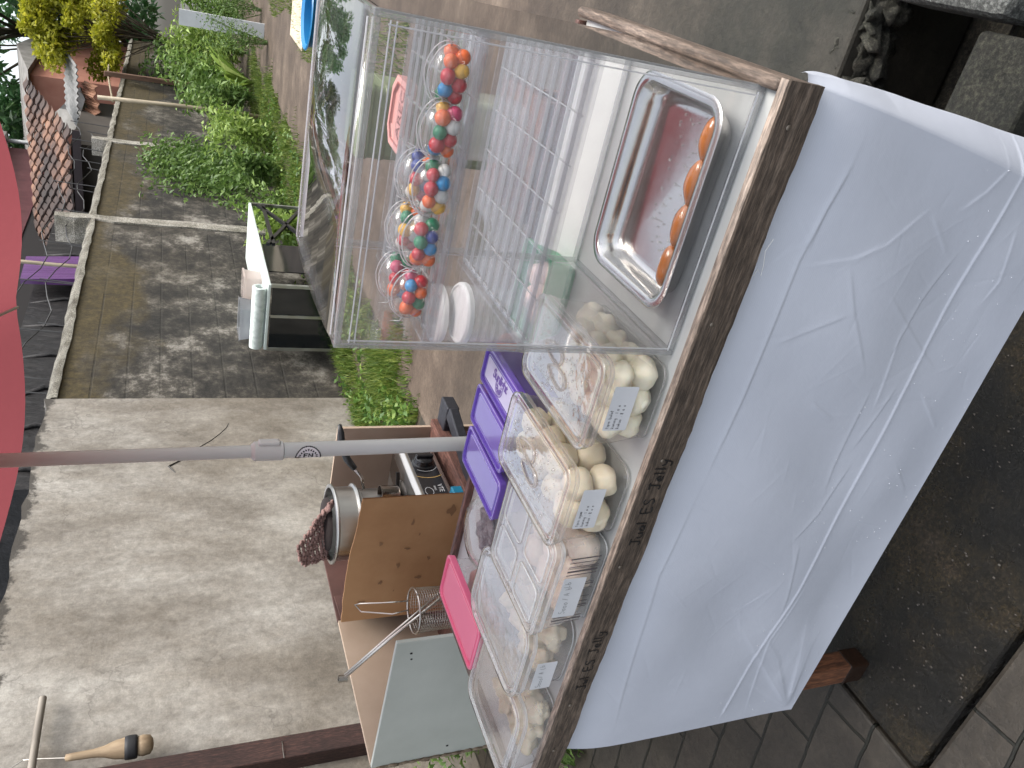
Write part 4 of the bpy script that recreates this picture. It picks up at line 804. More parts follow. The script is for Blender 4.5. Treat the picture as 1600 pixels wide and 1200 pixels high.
# ---------------------------------------------------------------- food tubs on the tray
clr=clear('clear_lid',(.985,.98,.97),(.86,.84,.81),.22,.03,4.2,.22,30,spots=150,film=.10,film_scale=14)
cbd=clear('clear_tub',(.99,.985,.975),(.85,.82,.76),.05,.04,1.3,.1,20,film=.05)
crm=clear('tub_rim',(.94,.93,.92),(.85,.82,.78),.34,.06,1.8)
mlk=clear('milky_plastic',(.985,.985,.985),(.92,.94,.94),.24,.16,1.2,.15,20,film=.06)
mlk2=clear('milky_lid',(.98,.975,.965),(.92,.91,.88),.30,.09,2.6,.25,25,film=.08,film_scale=20)
mlr=clear('milky_rim',(.97,.97,.97),(.95,.97,.97),.7,.12,1.3)
def tub(name,label,cx,cy,w,d,h,r=.022,taper=.008,lid='clear',group=None,rz=0,lidmat=None,ridges=()):
    t=thing(name,label,'food tub',(cx,cy,Z+.0008),rz,group); a,b=w/2,d/2
    body,rim,lm=(cbd,crm,clr) if lid=='clear' else (mlk,mlr,lidmat or mlk2)
    B=MB().loft([(a-taper-.006,b-taper-.006,r*.8,.002),(a-taper-.002,b-taper-.002,r,.004),(a-taper*.6,b-taper*.6,r,h*.5),(a-.003,b-.003,r,h-.016)],cap0=True).build('tub_body',body,t,smooth=True,angle=50)
    MB().loft([(a-taper-.002,b-taper-.002,r,.0035),(a-taper-.0005,b-taper-.0005,r,.0045),(a-taper-.002,b-taper-.002,r,.006)]).build('base_edge',rim,B,smooth=True)
    MB().loft([(a-.003,b-.003,r,h-.019),(a-.0005,b-.0005,r+.002,h-.018),(a-.0005,b-.0005,r+.002,h-.014),(a-.003,b-.003,r,h-.013)]).build('rim',rim,B,smooth=True,angle=40)
    l=MB().loft([(a+.001,b+.001,r+.003,h-.011),(a+.0015,b+.0015,r+.003,h-.002),(a-.0005,b-.0005,r+.002,h),(a-.005,b-.005,r-.001,h),(a-.007,b-.007,r-.002,h-.005),(a-.012,b-.012,r-.005,h-.005),(a-.014,b-.014,r-.006,h-.0015)],cap1=True,n=8).build('lid',lm,t,smooth=True,angle=45)
    m_=MB()
    for (ins,z) in ((-.0015,h-.010),(-.0018,h-.0015),(.004,h+.0002),(.0125,h-.004)):
        m_.loft([(a-ins-.0008,b-ins-.0008,r-ins+.0015,z-.0006),(a-ins,b-ins,r-ins+.002,z),(a-ins-.0008,b-ins-.0008,r-ins+.0015,z+.0006)],n=8)
    m_.build('lid_rim',rim,l,smooth=True)
    return t,l
def droplets(cx,cy,w,d,z,n,seed,name='water_drops'):
    rs=random.Random(seed); m_=MB()
    for i in range(n):
        r_=rs.uniform(.0008,.0026)*(1 if rs.random()<.8 else 1.5); m_.blob((cx+rs.uniform(-.42,.42)*w,cy+rs.uniform(-.4,.42)*d,z),r_*rs.uniform(.7,1.3),r_,r_*.45,.05,5,i)
    return tag(m_.build(name,clear('water',(.99,.99,.99),(.9,.9,.9),.02,.01,2.2),smooth=True),kind='stuff')
cream=ball_mat('cream_dough',(.68,.62,.46),(.84,.79,.64),.45,0,.35,14)
tan=ball_mat('tan_dough',(.66,.57,.41),(.80,.72,.56),.45,0,.35,14)
def fill_balls(tname,cx,cy,w,d,h,size,mat,seed,group,labels,lump=.10,sq=.85,jit=.004,name='meatball',cat='dumpling'):
    """pile of lumpy balls; returns labelled things. positions on a jittered grid, row by row"""
    rs=random.Random(seed); nx=max(1,round((w-.012)/(size*1.9))); ny=max(1,round((d-.016)/(size*1.85))); nz=max(1,round((h-.014)/(size*1.6))); k=0
    for iz in range(nz):
        for iy in range(ny):
            for ix in range(nx):
                if iz==nz-1 and (iy>ny*.75): continue
                fx=(ix+.5+.18*(iz%2)*(1 if ix<nx-1 else -.5))/nx-.5; fy=(iy+.5)/ny-.5
                s=size*rs.uniform(.9,1.1); x=cx+fx*(w-.006)+rs.uniform(-jit,jit)*.6; y=cy+fy*(d-.006)+rs.uniform(-jit,jit)*.6; z=Z+.005+size*sq+iz*size*1.5+rs.uniform(0,.003)
                o=MB().blob((0,0,0),s*rs.uniform(.97,1.1),s*rs.uniform(.95,1.05),s*sq,lump,14,rs.randrange(9999),rs.uniform(0,6)).build(name,mat,smooth=True); o.location=(x,y,z)
                lay=('bottom','second','third','fourth')[min(iz,3)] if nz>1 else 'only'; depth=('first','second','third','fourth','fifth','sixth','seventh')[iy]
                side={1:('',),2:('left','right'),3:('left','middle','right'),4:('leftmost','left','right','rightmost')}[nx]
                sd_=side[ix]
                tag(o,'%s, %s layer, %s row, %s'%(labels,lay,depth,sd_),cat,group); k+=1
    return k
# label stickers and handwriting on tubs
paper=pm('sticker_paper',[(.3,(.58,.59,.61)),(.7,(.64,.65,.67))],20,rough=.6,bmp=.05)
bink=pm('pen_ink',(.03,.03,.035),30,rough=.6,bmp=0)
def label(parent,xc,zc,w,h,y,lines,lh,seed,tilt=0,pw=.00032):
    s=MB().loft([(w/2,h/2,.002,0),(w/2,h/2,.002,.0004)],cap0=True,cap1=True).build('label_sticker',paper,parent)
    s.location=(xc,y,zc); s.rotation_euler=(R(90),0,tilt) if False else (R(90),tilt,0)
    for i,(tx,x0,z0) in enumerate(lines):
        o=hand(tx,0,0,lh,lh*1.0,0,pw,0,seed+i,name='handwriting',parent=s,mat=bink); o.rotation_euler=(R(-90),0,0); o.location=(x0,z0,.0006)
    return s
# 1: rightmost tub of pale dumplings
t1,l1=tub('dumpling_tub','clear tub of pale cream dumplings with a labelled front, standing against the display case','' and 0 or -.433,.126,.136,.226,.107,.02)
fill_balls('a',-.433,.126,.122,.21,.092,.0225,cream,21,'cream dumplings in the tub beside the display case','cream dumpling beside the display case',.085)
label(t1,.003,.064,.068,.036,-.1105,[('tipis bulat',-.031,.010),('kuning : 1 0 0',-.031,.002),('kukus : 8 0 0',-.031,-.006)],.0052,3)
# 2
t2,l2=tub('dumpling_tub','clear wet lidded tub of smooth tan dumplings, second tub from the display case','' and 0 or -.604,.128,.136,.228,.107,.02)
fill_balls('b',-.604,.128,.122,.212,.09,.027,tan,22,'tan dumplings in the second tub','smooth tan dumpling in the second tub',.075,.85)
label(t2,.004,.060,.070,.036,-.1115,[('tipis ayam',-.031,.010),('kuning : 1 0 0',-.031,.002),('kukus : 8 0 0',-.031,-.006)],.0052,7)
for (cx,cy,L_) in ((-.433,.126,l1),(-.604,.128,l2)):   # moulded leaf shaped grip in the lid
    m_=MB()
    for s_ in(1,-1):
        for o_ in (0,.004):
            pts=[]
            for k in range(25):
                a=2*math.pi*k/24; rr=(.036-o_); x=rr*.36*math.sin(a)*(1-.35*math.cos(a)); y=rr*math.cos(a)
                pts.append((.0+s_*.013+x, .012+y*.85+s_*.012,.1066+ (0.001 if o_ else 0)))
            m_.tube(pts,.0011,6,False)
    m_.build('grip',crm,L_,smooth=True)
droplets(-.433,.126,.12,.2,Z+.107,120,1); droplets(-.604,.128,.12,.2,Z+.107,160,2)
# 3: milky four-compartment tub
t3,l3=tub('compartment_tub','milky white tub with a four panel lid and barcode stripes on its front','' and 0 or -.752,.098,.178,.192,.100,.016,.010,'milky')
m_=MB()
for sx in(-1,1):
    for sy in(-1,1):
        for q in (0,):
            m_.loft([(.0325,.036,.010,.0985),(.034,.0375,.011,.1),(.0325,.036,.010,.1012)],c=(sx*.0405,sy*.0435))
m_.build('raised_panel',mlr,l3,smooth=True)
brs=MB(); rs=random.Random(4)
for i,(x,w) in enumerate(((.068,.0022),(.060,.0012),(.052,.0012),(.049,.0008),(.043,.003),(.036,.0014),(-.052,.0010),(-.058,.0022),(-.064,.0010))): brs.box(x-w/2,x+w/2,-.0002,.0002,.018,.070)
for x,w in ((.018,.0012),(.014,.0022),(.006,.001),(-.012,.001),(-.022,.001),(-.030,.0022),(-.034,.001)): brs.box(x-w/2,x+w/2,-.0002,.0002,.016,.034)
o=brs.build('barcode_print',pm('grey_print',(.09,.08,.085),20,rough=.5,bmp=0),t3); o.location=(0,-.0895,.0)
o.rotation_euler=(R(3.5),0,0)
label(t3,-.010,.052,.080,.038,-.0935,[('5000',-.033,.000),('/ A b',-.004,.002),('Lb',.022,.006)],.0105,11,0,.0003)
mt=ball_mat('pinkish_filling',(.58,.47,.39),(.70,.60,.50),.5,0,.3)
fill_balls('c',-.752,.098,.165,.17,.075,.028,mt,23,'pinkish balls in the compartment tub','pinkish ball in the compartment tub',.08)
# 4: rounded milky tub of steamed rolls
t4,l4=tub('roll_tub','rounded milky lidded tub of beige steamed rolls, left of the compartment tub','' and 0 or -.925,.122,.160,.228,.092,.036,.008,'milky')
label(t4,-.018,.046,.062,.036,-.1125,[('5000',-.027,.000),('/ A L',-.003,.002),('b',.022,.004)],.0095,17,0,.0003)
roll=ball_mat('beige_roll',(.60,.51,.36),(.76,.68,.52),.5,0,.3)
def rolls(cx,cy,w,d,h,n,mat,lab,grp,seed,name='steamed_roll'):
    rs=random.Random(seed); lay=['bottom','second','third','top']; k=0
    nl=max(1,int((h-.02)/.026)); per=max(1,n//nl)
    for il in range(nl):
        for j in range(per):
            y=cy+((j+.5)/per-.5)*(d-.03); L=(w-.035)/2; o=MB(); P=[(-L,0,0),(-L*.6,rs.uniform(-.004,.004),.002),(0,rs.uniform(-.004,.004),0),(L*.6,0,.002),(L,0,0)]
            o.tube(P,[.004,.0135,.015,.0135,.004],14); o=o.build(name,mat,smooth=True); o.location=(cx,y,Z+.021+il*.027); o.rotation_euler=(0,0,rs.uniform(-.06,.06))
            pos=('first','second','third','fourth','fifth','sixth','seventh','eighth')[j]
            tag(o,'%s, %s layer, %s from the front'%(lab,lay[il],pos),'roll',grp)
fill_balls('d',-.925,.122,.128,.19,.072,.025,roll,31,'beige folded rolls in the rounded tub','folded roll in the rounded tub',.2,.85,name='folded_roll',cat='roll')
# 5: leftmost low tub with curled dumplings
t5,l5=tub('curl_tub','low milky tub of curled dumplings at the far left of the tray','' and 0 or -1.098,.085,.166,.20,.078,.028,.008,'milky')
fill_balls('e',-1.098,.085,.132,.165,.058,.021,roll,25,'curled dumplings in the far left tub','curled dumpling in the leftmost tub',.22,.8)
# 6: pink lidded tub
def lidded(name,label_,cx,cy,w,d,h,lidm,bodym,r,rz,cat='food tub',group=None,lip=.006,rimm=None):
    t=thing(name,label_,cat,(cx,cy,Z+.0008),rz,group); a,b=w/2,d/2
    MB().loft([(a-.012,b-.012,r*.8,.0),(a-.010,b-.010,r,.003),(a-.004,b-.004,r,h-.012)],cap0=True).build('tub_body',bodym,t,smooth=True,angle=50)
    l=MB().loft([(a,b,r+.002,h-.012),(a+.001,b+.001,r+.002,h-.001),(a-.001,b-.001,r+.001,h),(a-.004,b-.004,r,h),(a-.005,b-.005,r-.001,h-.0045),(a-.011,b-.011,r-.003,h-.0045),(a-.0125,b-.0125,r-.004,h-.002)],cap1=True,n=8).build('lid',lidm,t,smooth=True,angle=35)
    if rimm:
        m_=MB()
        for ins,z in ((.0005,h+.0002),(.0122,h-.0016)): m_.loft([(a-ins-.0009,b-ins-.0009,r,z-.0005),(a-ins,b-ins,r,z+.0001),(a-ins-.0009,b-ins-.0009,r,z+.0006)],n=8)
        m_.build('lid_rim',rimm,l,smooth=True)
    return t,l
pink=pm('pink_plastic',[(.3,(.70,.13,.24)),(.7,(.78,.17,.29))],5,rough=.35,bmp=.04); pinkr=pm('pale_pink_rim',(.82,.32,.42),5,rough=.35,bmp=0)
lidded('pink_lid_tub','rectangular tub with a bright pink lid at the back left of the tray','' and 0 or -1.082,.290,.110,.212,.080,pink,mlk,.014,0,rimm=pinkr)
rolls(-1.082,.29,.10,.19,.07,8,pm('pink_sausage',[(.3,(.5,.2,.17)),(.7,(.62,.3,.25))],20,rough=.4,sss=.3),'pinkish sausage slice under the pink lid','sausages under the pink lid',33,'sausage')
# 7: purple lidded tubs
pur=pm('purple_plastic_lid',[(.3,(.13,.07,.40)),(.7,(.18,.105,.48))],5,rough=.15,bmp=.08,coat=.6); purr=pm('lilac_rim',(.42,.34,.72),5,rough=.3,bmp=0)
pbody=clear('purple_tub',(.8,.76,.9),(.3,.22,.6),.6,.1)
pt=[(-.602,.350,.075,.176,.078,'with a printed fruit slice logo, partly behind the display case'),(-.690,.355,.082,.172,.078,'plain middle one of the three'),(-.782,.345,.084,.184,.078,'plain leftmost one of the three')]
for i,(x,y,w,d,h,lab) in enumerate(pt):
    t,l=lidded('purple_lid_tub','narrow tub with purple lid, %s'%lab,x,y,w,d,h,pur,pbody,.010,R(-1.5),'food tub','purple lidded tubs in a row',rimm=purr)
    if i==0:
        pf=MB().loft([(w/2-.0165,d/2-.0165,.004,h-.0017),(w/2-.0165,d/2-.0165,.004,h-.0013)],cap1=True).build('logo_panel',pm('lilac_print',(.55,.54,.74),6,rough=.3,bmp=.03),l)
        dk=pm('dark_purple_print',(.14,.07,.36),20,rough=.4,bmp=0)
        text('logo_lettering','Sunlight',.0250,dk,pf,(.0095,.004,h-.0008),(0,0,R(-86)),.15,.88,.0005)
        m_=MB(); zc=h-.0009
        def arc(r0,r1,a0,a1,c,K=12):
            for k in range(K):
                p=[R(a0+(a1-a0)*(k+j)/K) for j in(0,1)]
                m_.quad(*[(c[0]+r*math.cos(q),c[1]+r*math.sin(q),zc) for r,q in((r0,p[0]),(r1,p[0]),(r1,p[1]),(r0,p[1]))])
        c=(-.0035,.002); arc(.0150,.0172,72,288,c,24)
        for k in range(6): arc(.004,.0133,78+k*34,78+k*34+27,c,5)
        m_.build('fruit_slice_print',dk,pf)
# 8: clear domed bowl
t=thing('domed_bowl','round clear plastic bowl with grey contents behind the compartment tub','bowl',(-.935,.345,Z+.001))
MB().lathe([(0,.001),(.052,.001),(.056,.004),(.068,.040),(.074,.042)],36).build('bowl_body',mlk,t,smooth=True,angle=50)
MB().lathe([(.0745,.042),(.0745,.047),(.068,.048),(.060,.058),(.035,.066),(0,.067)],36).build('dome_lid',cbd,t,smooth=True,angle=50)
o=MB().blob((-.935,.345,Z+.024),.048,.048,.02,.25,14,4,0,3).build('grey_jelly',pm('grey_jelly_lumps',[(.35,(.12,.12,.14)),(.6,(.34,.34,.36))],60,rough=.25,bmp=.8,bd=.01),smooth=True); tag(o,'lumpy grey jelly seen through the round clear bowl','jelly')
# 9: jars with white lids, behind the case
for i,(x,y,lab) in enumerate(((-.490,.405,'nearer the camera'),(-.520,.462,'further back'))):
    t=thing('white_lid_jar','clear jar with a white disc lid behind the purple tubs, the one %s'%lab,'jar',(x,y,Z+.001+(.022 if y>.45 else 0)),0,'white lidded jars behind the display case')
    MB().lathe([(0,0),(.044,0),(.047,.004),(.05,.15)],32).build('jar_body',mlk,t,smooth=True,angle=50)
    MB().lathe([(.052,.148),(.0525,.156),(.050,.160),(.0465,.161),(.0455,.1585),(0,.1585)],36).build('lid',pm('worn_white_lid',[(.3,(.62,.63,.62)),(.62,(.76,.77,.76)),(.75,(.45,.47,.46))],16,rough=.4,bmp=.05),t,smooth=True,angle=35)
# 10: green basket with pink things, tomatoes
grn=pm('green_plastic',(.02,.32,.13),6,rough=.35,bmp=.03)
t=thing('green_basket','shallow green plastic basket standing behind the clear dumpling tubs','basket',(-.43,.372,Z+.001))
MB().loft([(.06,.04,.012,0),(.062,.042,.012,.003),(.075,.052,.014,.052),(.079,.056,.016,.054),(.079,.056,.016,.058),(.073,.05,.014,.056),(.060,.040,.012,.006),(.055,.035,.01,.004)],cap0=True,cap1=True).build('basket_body',grn,t,smooth=True,angle=40)
pk=ball_mat('pale_pink_dough',(.6,.4,.36),(.72,.55,.5),.45,0,.3); rdm=pm('tomato_red',[(.3,(.42,.05,.015)),(.7,(.58,.1,.03))],9,rough=.25,bmp=.03)
for i,(dx,dy) in enumerate(((-.035,-.014),(.004,-.012),(.038,-.01),(-.02,.022),(.022,.022))):
    o=MB().blob((0,0,0),.022,.021,.019,.08,12,i).build('pink_dumpling',pk,smooth=True); o.location=(-.43+dx,.372+dy,Z+.033)
    tag(o,'pale pink dumpling in the green basket, %s'%('front left','front middle','front right','rear left','rear right')[i],'dumpling','pink dumplings in the green basket')
for i,(x,y) in enumerate(((-.585,.478),(-.625,.482),(-.665,.480))):
    o=MB().blob((0,0,0),.021,.021,.019,.04,12,i,0,1).build('tomato',rdm,smooth=True); o.location=(x,y,Z+.021); tag(o,'small red tomato by the rear rail of the tray, %s'%('rightmost','middle','leftmost')[i],'tomato','tomatoes by the rear rail')

# ---------------------------------------------------------------- stove cabinet (windshield) with its contents
gp=pm('grey_green_board',[(.3,(.40,.43,.385)),(.55,(.47,.50,.455)),(.78,(.53,.56,.51))],3.5,rough=.55,bmp=.15)
bg_=pm('beige_board',[(.3,(.36,.27,.195)),(.7,(.45,.35,.265))],4,rough=.7,bmp=.1)
dkb=pm('dark_red_board',[(.3,(.05,.022,.018)),(.7,(.1,.045,.035))],6,rough=.8,bmp=.3)  # darker red-brown board for the rear left panel and the side flap
cbn=thing('stove_cabinet','open topped stove cabinet with beige inner boards and a grey green front panel','cabinet',(-2.07,.62,0))
MB().box(0,.52,0,.012,.0,.846).build('front_panel',gp,cbn,bevel=.002)
MB().box(-.004,.008,.013,.56,.25,.846).build('left_panel',bg_,cbn)
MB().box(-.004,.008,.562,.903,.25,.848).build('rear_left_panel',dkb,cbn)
MB().box(-.004,.575,.905,.917,.25,.850).build('back_panel',bg_,cbn)
MB().box(.009,.585,.013,.903,.49,.515).build('cabinet_floor',rw,cbn)
MB().box(.587,.615,.20,.90,.475,.522).build('floor_rail',wood('rough_red_timber',(.05,.02,.014),(.12,.05,.035),(.2,.1,.07),'y',.8),cbn,bevel=.003)
for x,y in ((.02,.03),(.55,.03),(.02,.83),(.55,.83)): MB().box(x,x+.035,y,y+.03,0,.499).build('leg',twz,cbn)
m_=MB(); rs=random.Random(8)
for i in range(2): m_.lathe([(0,.0006),(.0035,.0005),(.004,0)],10,(0,0,0)) if False else None
for x,z,r_ in ((.475,.80,.0035),(.452,.796,.003),(.04,.62,.004),(.16,.42,.01)): 
    o=MB().blob((x,-.0008,z),r_,.001,r_,.2,6,3).build('hole',pm('hole_black',(.01,.01,.01),9,bmp=0),cbn)
# left-end ragged chipped edge strip
m_=MB()
for i in range(12): m_.blob((-.002,-.002,.45+i*.033),.006,.004,.02,.4,5,i)
m_.build('chipped_edge',pm('chipped_wood',[(.3,(.12,.08,.05)),(.7,(.3,.25,.18))],30,rough=.9),cbn,smooth=True)
# cardboard divider
kb=pm('brown_cardboard',[(.3,(.32,.165,.07)),(.5,(.40,.22,.10)),(.75,(.48,.285,.14))],3,(1,1,1),rough=.8,bmp=.12)
cd=thing('cardboard_box','open brown cardboard box flap standing in the stove cabinet, with oily stains','cardboard',(-1.96,1.08,.516))
m_=MB(); n=26; vs=[];fs=[]; rs=random.Random(2)
for i in range(n+1):
    x=.52*i/n; b=.006*math.sin(x*7)+.002*math.sin(x*31); zt=.348+.006*math.sin(x*9)+rs.uniform(-.0012,.0012)
    vs+=[(x,b,0),(x,b*.8,zt*.5),(x,b*1.3,zt),(x,b*1.3+.005,zt),(x,b+.005,0)]
for i in range(n):
    for k in range(4): fs.append((i*5+k,(i+1)*5+k,(i+1)*5+k+1,i*5+k+1))
cf=m_.add(vs,fs).build('front_flap',kb,cd,smooth=True,angle=30)
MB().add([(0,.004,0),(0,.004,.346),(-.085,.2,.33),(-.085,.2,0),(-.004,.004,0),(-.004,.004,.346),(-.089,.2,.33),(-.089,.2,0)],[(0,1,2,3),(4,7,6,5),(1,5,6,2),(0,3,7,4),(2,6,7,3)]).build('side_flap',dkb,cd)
for i,(x,z,a,b) in enumerate(((.06,.07,.014,.006),(.12,.19,.004,.002),(.16,.24,.008,.006),(.17,.115,.006,.009),(.23,.19,.011,.005),(.25,.09,.008,.006),(.33,.26,.007,.008),(.36,.14,.005,.003),(.41,.17,.012,.004),(.45,.05,.02,.012),(.08,.29,.004,.010),(.30,.17,.004,.010))):
    rs=random.Random(i); pts=[(x+a*(1+.4*math.sin(3*t+i))*math.cos(t), 0,z+b*(1+.4*math.cos(2*t+i))*math.sin(t)) for t in [2*math.pi*k/18 for k in range(18)]]
    bb=.006*math.sin(x*7)+.002*math.sin(x*31)
    MB().add([(p[0],bb*(.8 if z<.2 else 1.15)-.0022,p[2]) for p in pts],[tuple(range(18))]).build('oil_stain',pm('oil_stain_brown',(.25,.135,.065),9,rough=.6,bmp=0),cf)
# gas stove: right side face with the knob looks towards the camera
sv=thing('gas_stove','stainless gas stove with a black control panel and one big knob, tilted in the cabinet','stove',(-1.508,1.105,.535),R(1))
sst=metal('brushed_steel',(.5,.48,.45),.3,(1,.2,1),9,.05)
prof=[(0,0,0),(-.0,.0,.108),(-.012,0,.122),(-.30,0,.122),(-.30,0,0)]
m_=MB(); m_.add([(a,y,c) for y in(0,.375) for a,_,c in prof],[(0,1,2,3,4),(9,8,7,6,5)]+[(k,5+k,5+(k+1)%5,(k+1)%5) for k in range(5)]); bd_=m_.build('stove_body',sst,sv,bevel=.004)
MB().loft([(.168,.041,.02,0),(.168,.041,.02,.002)],cap1=True).build('control_panel',pm('gloss_black_panel',(.012,.012,.014),8,rough=.15,bmp=.02),sv).matrix_local=Matrix.Translation((.0006,.187,.057))@Matrix.Rotation(R(90),4,'Z')@Matrix.Rotation(R(90),4,'X')
def onface(o,y,z,x=.003): o.matrix_local=Matrix.Translation((x,y,z))@Matrix.Rotation(R(90),4,'Z')@Matrix.Rotation(R(90),4,'X')
kn=MB().lathe([(.040,0),(.039,.004),(.034,.006),(.031,.022),(.027,.025),(0,.026)],28).build('knob',pm('knob_black',(.013,.013,.015),8,rough=.2,bmp=.02),sv,smooth=True,angle=35); onface(kn,.225,.058)
MB().box(-.008,.008,-.03,.03,.0255,.036).build('grip',MATS['knob_black'],kn,bevel=.003)
gd=pm('gold_print',(.55,.36,.12),9,rough=.4,bmp=0)
def arcb(parent,name,c,r0,r1,a0,a1,mat,z=.0024,K=20):
    m_=MB()
    for k in range(K):
        p=[R(a0+(a1-a0)*(k+j)/K) for j in(0,1)]; m_.quad(*[(c[0]+r*math.cos(q),c[1]+r*math.sin(q),z) for r,q in((r0,p[0]),(r1,p[0]),(r1,p[1]),(r0,p[1]))])
    return m_.build(name,mat,parent)
o=arcb(sv,'gold_line',(.0,.0),.081,.0835,150,212,gd); onface(o,.225,.058,.0008)
o=arcb(sv,'white_line',(.0,.0),.046,.0475,140,240,pm('print_grey',(.55,.55,.55),9,bmp=0)); onface(o,.225,.058,.0008)
o=arcb(sv,'igniter_print',(.0,.0),.013,.0145,0,360,MATS['print_grey']); onface(o,.07,.078,.0008); o.scale=(1.5,1,1)
text('stove_lettering','VTE',.024,MATS['print_grey'],sv,(0,0,0)).matrix_local=Matrix.Translation((.0038,.085,.036))@Matrix.Rotation(R(90),4,'Z')@Matrix.Rotation(R(90),4,'X')@Matrix.Rotation(R(180),4,'Z')
text('stove_small_lettering','SERIES',.009,MATS['print_grey'],sv,(0,0,0)).matrix_local=Matrix.Translation((.0038,.085,.055))@Matrix.Rotation(R(90),4,'Z')@Matrix.Rotation(R(90),4,'X')@Matrix.Rotation(R(180),4,'Z')
o=MB().lathe([(0,.001),(.06,.001),(.075,.004),(.085,.004),(.09,0)],32,(-.15,.19,.1225)).build('burner_tray',metal('dark_burner',(.12,.11,.1),.5),sv,smooth=True)
m_=MB()
for k in range(4): a=k*math.pi/2+.4; m_.bar((-.15+.03*math.cos(a),.19+.03*math.sin(a),.135),(-.15+.12*math.cos(a),.19+.12*math.sin(a),.138),.008,.012)
m_.build('pan_support',blk,sv)
o=MB().box(-1.53,-1.468,1.088,1.15,.517,.556).build('blue_block',pm('blue_teal_plastic',(.005,.16,.27),8,rough=.4),bevel=.004); tag(o,'small bright blue block under the near corner of the stove','block')
hz_=MB().bar((-1.37,1.43,.485),(-1.46,1.10,.485),.05,.035).box(-1.47,-1.36,1.44,1.52,.455,.50).build('black_frame_bar',pm('speckled_black',[(.5,(.012,.013,.018)),(.7,(.03,.03,.04)),(.78,(.2,.2,.22))],60,rough=.5),bevel=.005); tag(hz_,'black speckled metal bar beside the stove on the open side of the cabinet','bar')
# steamer pot, potholder, saucepan handle and small cup
pot=thing('steamer_pot','stainless two tier pot standing on the gas stove','pot',(-1.70,1.27,.672))
MB().lathe([(0,0),(.098,0),(.108,.006),(.112,.13),(.116,.134),(.116,.14),(.112,.142)],48).build('lower_pot',metal('dull_steel',(.40,.39,.37),.42,(1,1,.2),8,.03),pot,smooth=True,angle=40)
MB().lathe([(.112,.142),(.128,.146),(.131,.149),(.13,.153),(.121,.156),(.121,.215),(.129,.219),(.132,.223),(.131,.227),(.120,.228),(.117,.216),(.117,.156),(0,.154)],48).build('upper_pot',metal('bright_steel',(.58,.575,.55),.3,(1,1,.15),10,.02),pot,smooth=True,angle=35)
hd=MB().tube([(.125,.02,.125),(.165,.03,.135),(.20,.04,.165)],.0045,8).build('handle',sst,pot,smooth=True)
MB().tube([(.195,.04,.16),(.225,.05,.185),(.265,.065,.205),(.31,.08,.21),(.335,.09,.215)],[.010,.0125,.0125,.011,.006],12).build('grip',pm('black_handle',(.025,.028,.03),8,rough=.4),hd,smooth=True)
sp2=MB().add([],[])
ph=thing('pot_holder','knotted brown rag pot holder pushed under the lid on top of the pot','pot holder',(-1.735,1.27,.895))
rg=pm('knotted_rag',[(.3,(.17,.10,.09)),(.7,(.34,.22,.19))],40,rough=.95,bmp=.5)
m_=MB(); rs=random.Random(6)
for i in range(17):
    for j in range(9):
        u=(i/16-.5); v=j/8
        hgt=.10*v*(1 if u<-.12 else max(.16,1-1.45*(u+.12)))*(1-2.2*max(0,-u-.36)**1.0)
        x=u*.215; 
        m_.blob((x+rs.uniform(-.002,.002),.012-.03*v+rs.uniform(-.003,.003)+.02*math.sin(u*5),hgt+.004*math.sin(i+j)),.0092,.0085,.0066,.15,6,i*9+j,rs.uniform(-.5,.5))
m_.build('knotted_cloth',rg,ph,smooth=True)
MB().lathe([(.09,0),(.085,.012),(.04,.02),(0,.02)],24,(0,.04,0)).build('padding',pm('dark_rag',(.02,.014,.013),20,rough=.95),ph,smooth=True)
cup=thing('steel_cup','small stainless cup with a rolled rim on the corner of the stove','cup',(-1.572,1.25,.688))
MB().lathe([(0,.002),(.026,.002),(.029,.006),(.031,.06),(.0335,.062),(.0335,.064),(.0305,.064),(.028,.01),(0,.008)],32).build('cup_body',metal('smoked_steel',(.35,.31,.28),.2),cup,smooth=True,angle=40)
# chip basket and tongs in the front half of the cabinet
sk=metal('wire_steel',(.6,.57,.52),.3)
bk_=thing('frying_basket','round wire mesh frying basket with a looped handle in front of the cardboard','basket',(-1.70,.86,.57))
m_=MB(); 
m_.tube([(.067*math.cos(a),.067*math.sin(a),.145) for a in [2*math.pi*k/40 for k in range(41)]],.003,7); 
m_.build('rim',sk,bk_,smooth=True)
m_=MB()
for k in range(44):
    a=2*math.pi*k/44; m_.tube([(.045*math.cos(a),.045*math.sin(a),0),(.061*math.cos(a),.061*math.sin(a),.02),(.066*math.cos(a),.066*math.sin(a),.145)],.0006,4,False)
for k in range(18): z=.008+k*.0075; m_.tube([(.0635*math.cos(a),.0635*math.sin(a),z) for a in [2*math.pi*q/30 for q in range(31)]],.0006,4,False)
for k in range(-8,9):
    q=k*.0055; l=math.sqrt(max(0,.047**2-q*q)); m_.tube([(q,-l,.001),(q,l,.001)],.0005,4,False); m_.tube([(-l,q,.001),(l,q,.001)],.0005,4,False)
m_.build('mesh',sk,bk_)
m_=MB(); m_.tube([(-.02,.058,.145),(-.045,.085,.21),(-.075,.12,.275),(-.094,.135,.285),(-.10,.11,.27),(-.06,.05,.19),(-.045,.045,.145)],.0022,7); m_.build('handle',sk,bk_,smooth=True)
tg=thing('kitchen_tongs','long stainless tongs propped in the frying basket, hinge end up','tongs',(-1.69,.87,.60))
a0=Vector((.0,.01,.03)); hg=Vector((-.245,-.03,.305)); m_=MB()
for s_,dd in ((1,Vector((.012,.016,.0))),(-1,Vector((.058,-.045,.02)))):
    p1=a0+dd; mid=(p1+hg)/2+Vector((0,0,.004)); m_.tube([hg+Vector((0,.004*s_,0)),mid,p1],.0042,8)
    o=m_.build('arm',sk,tg,smooth=True); m_=MB()
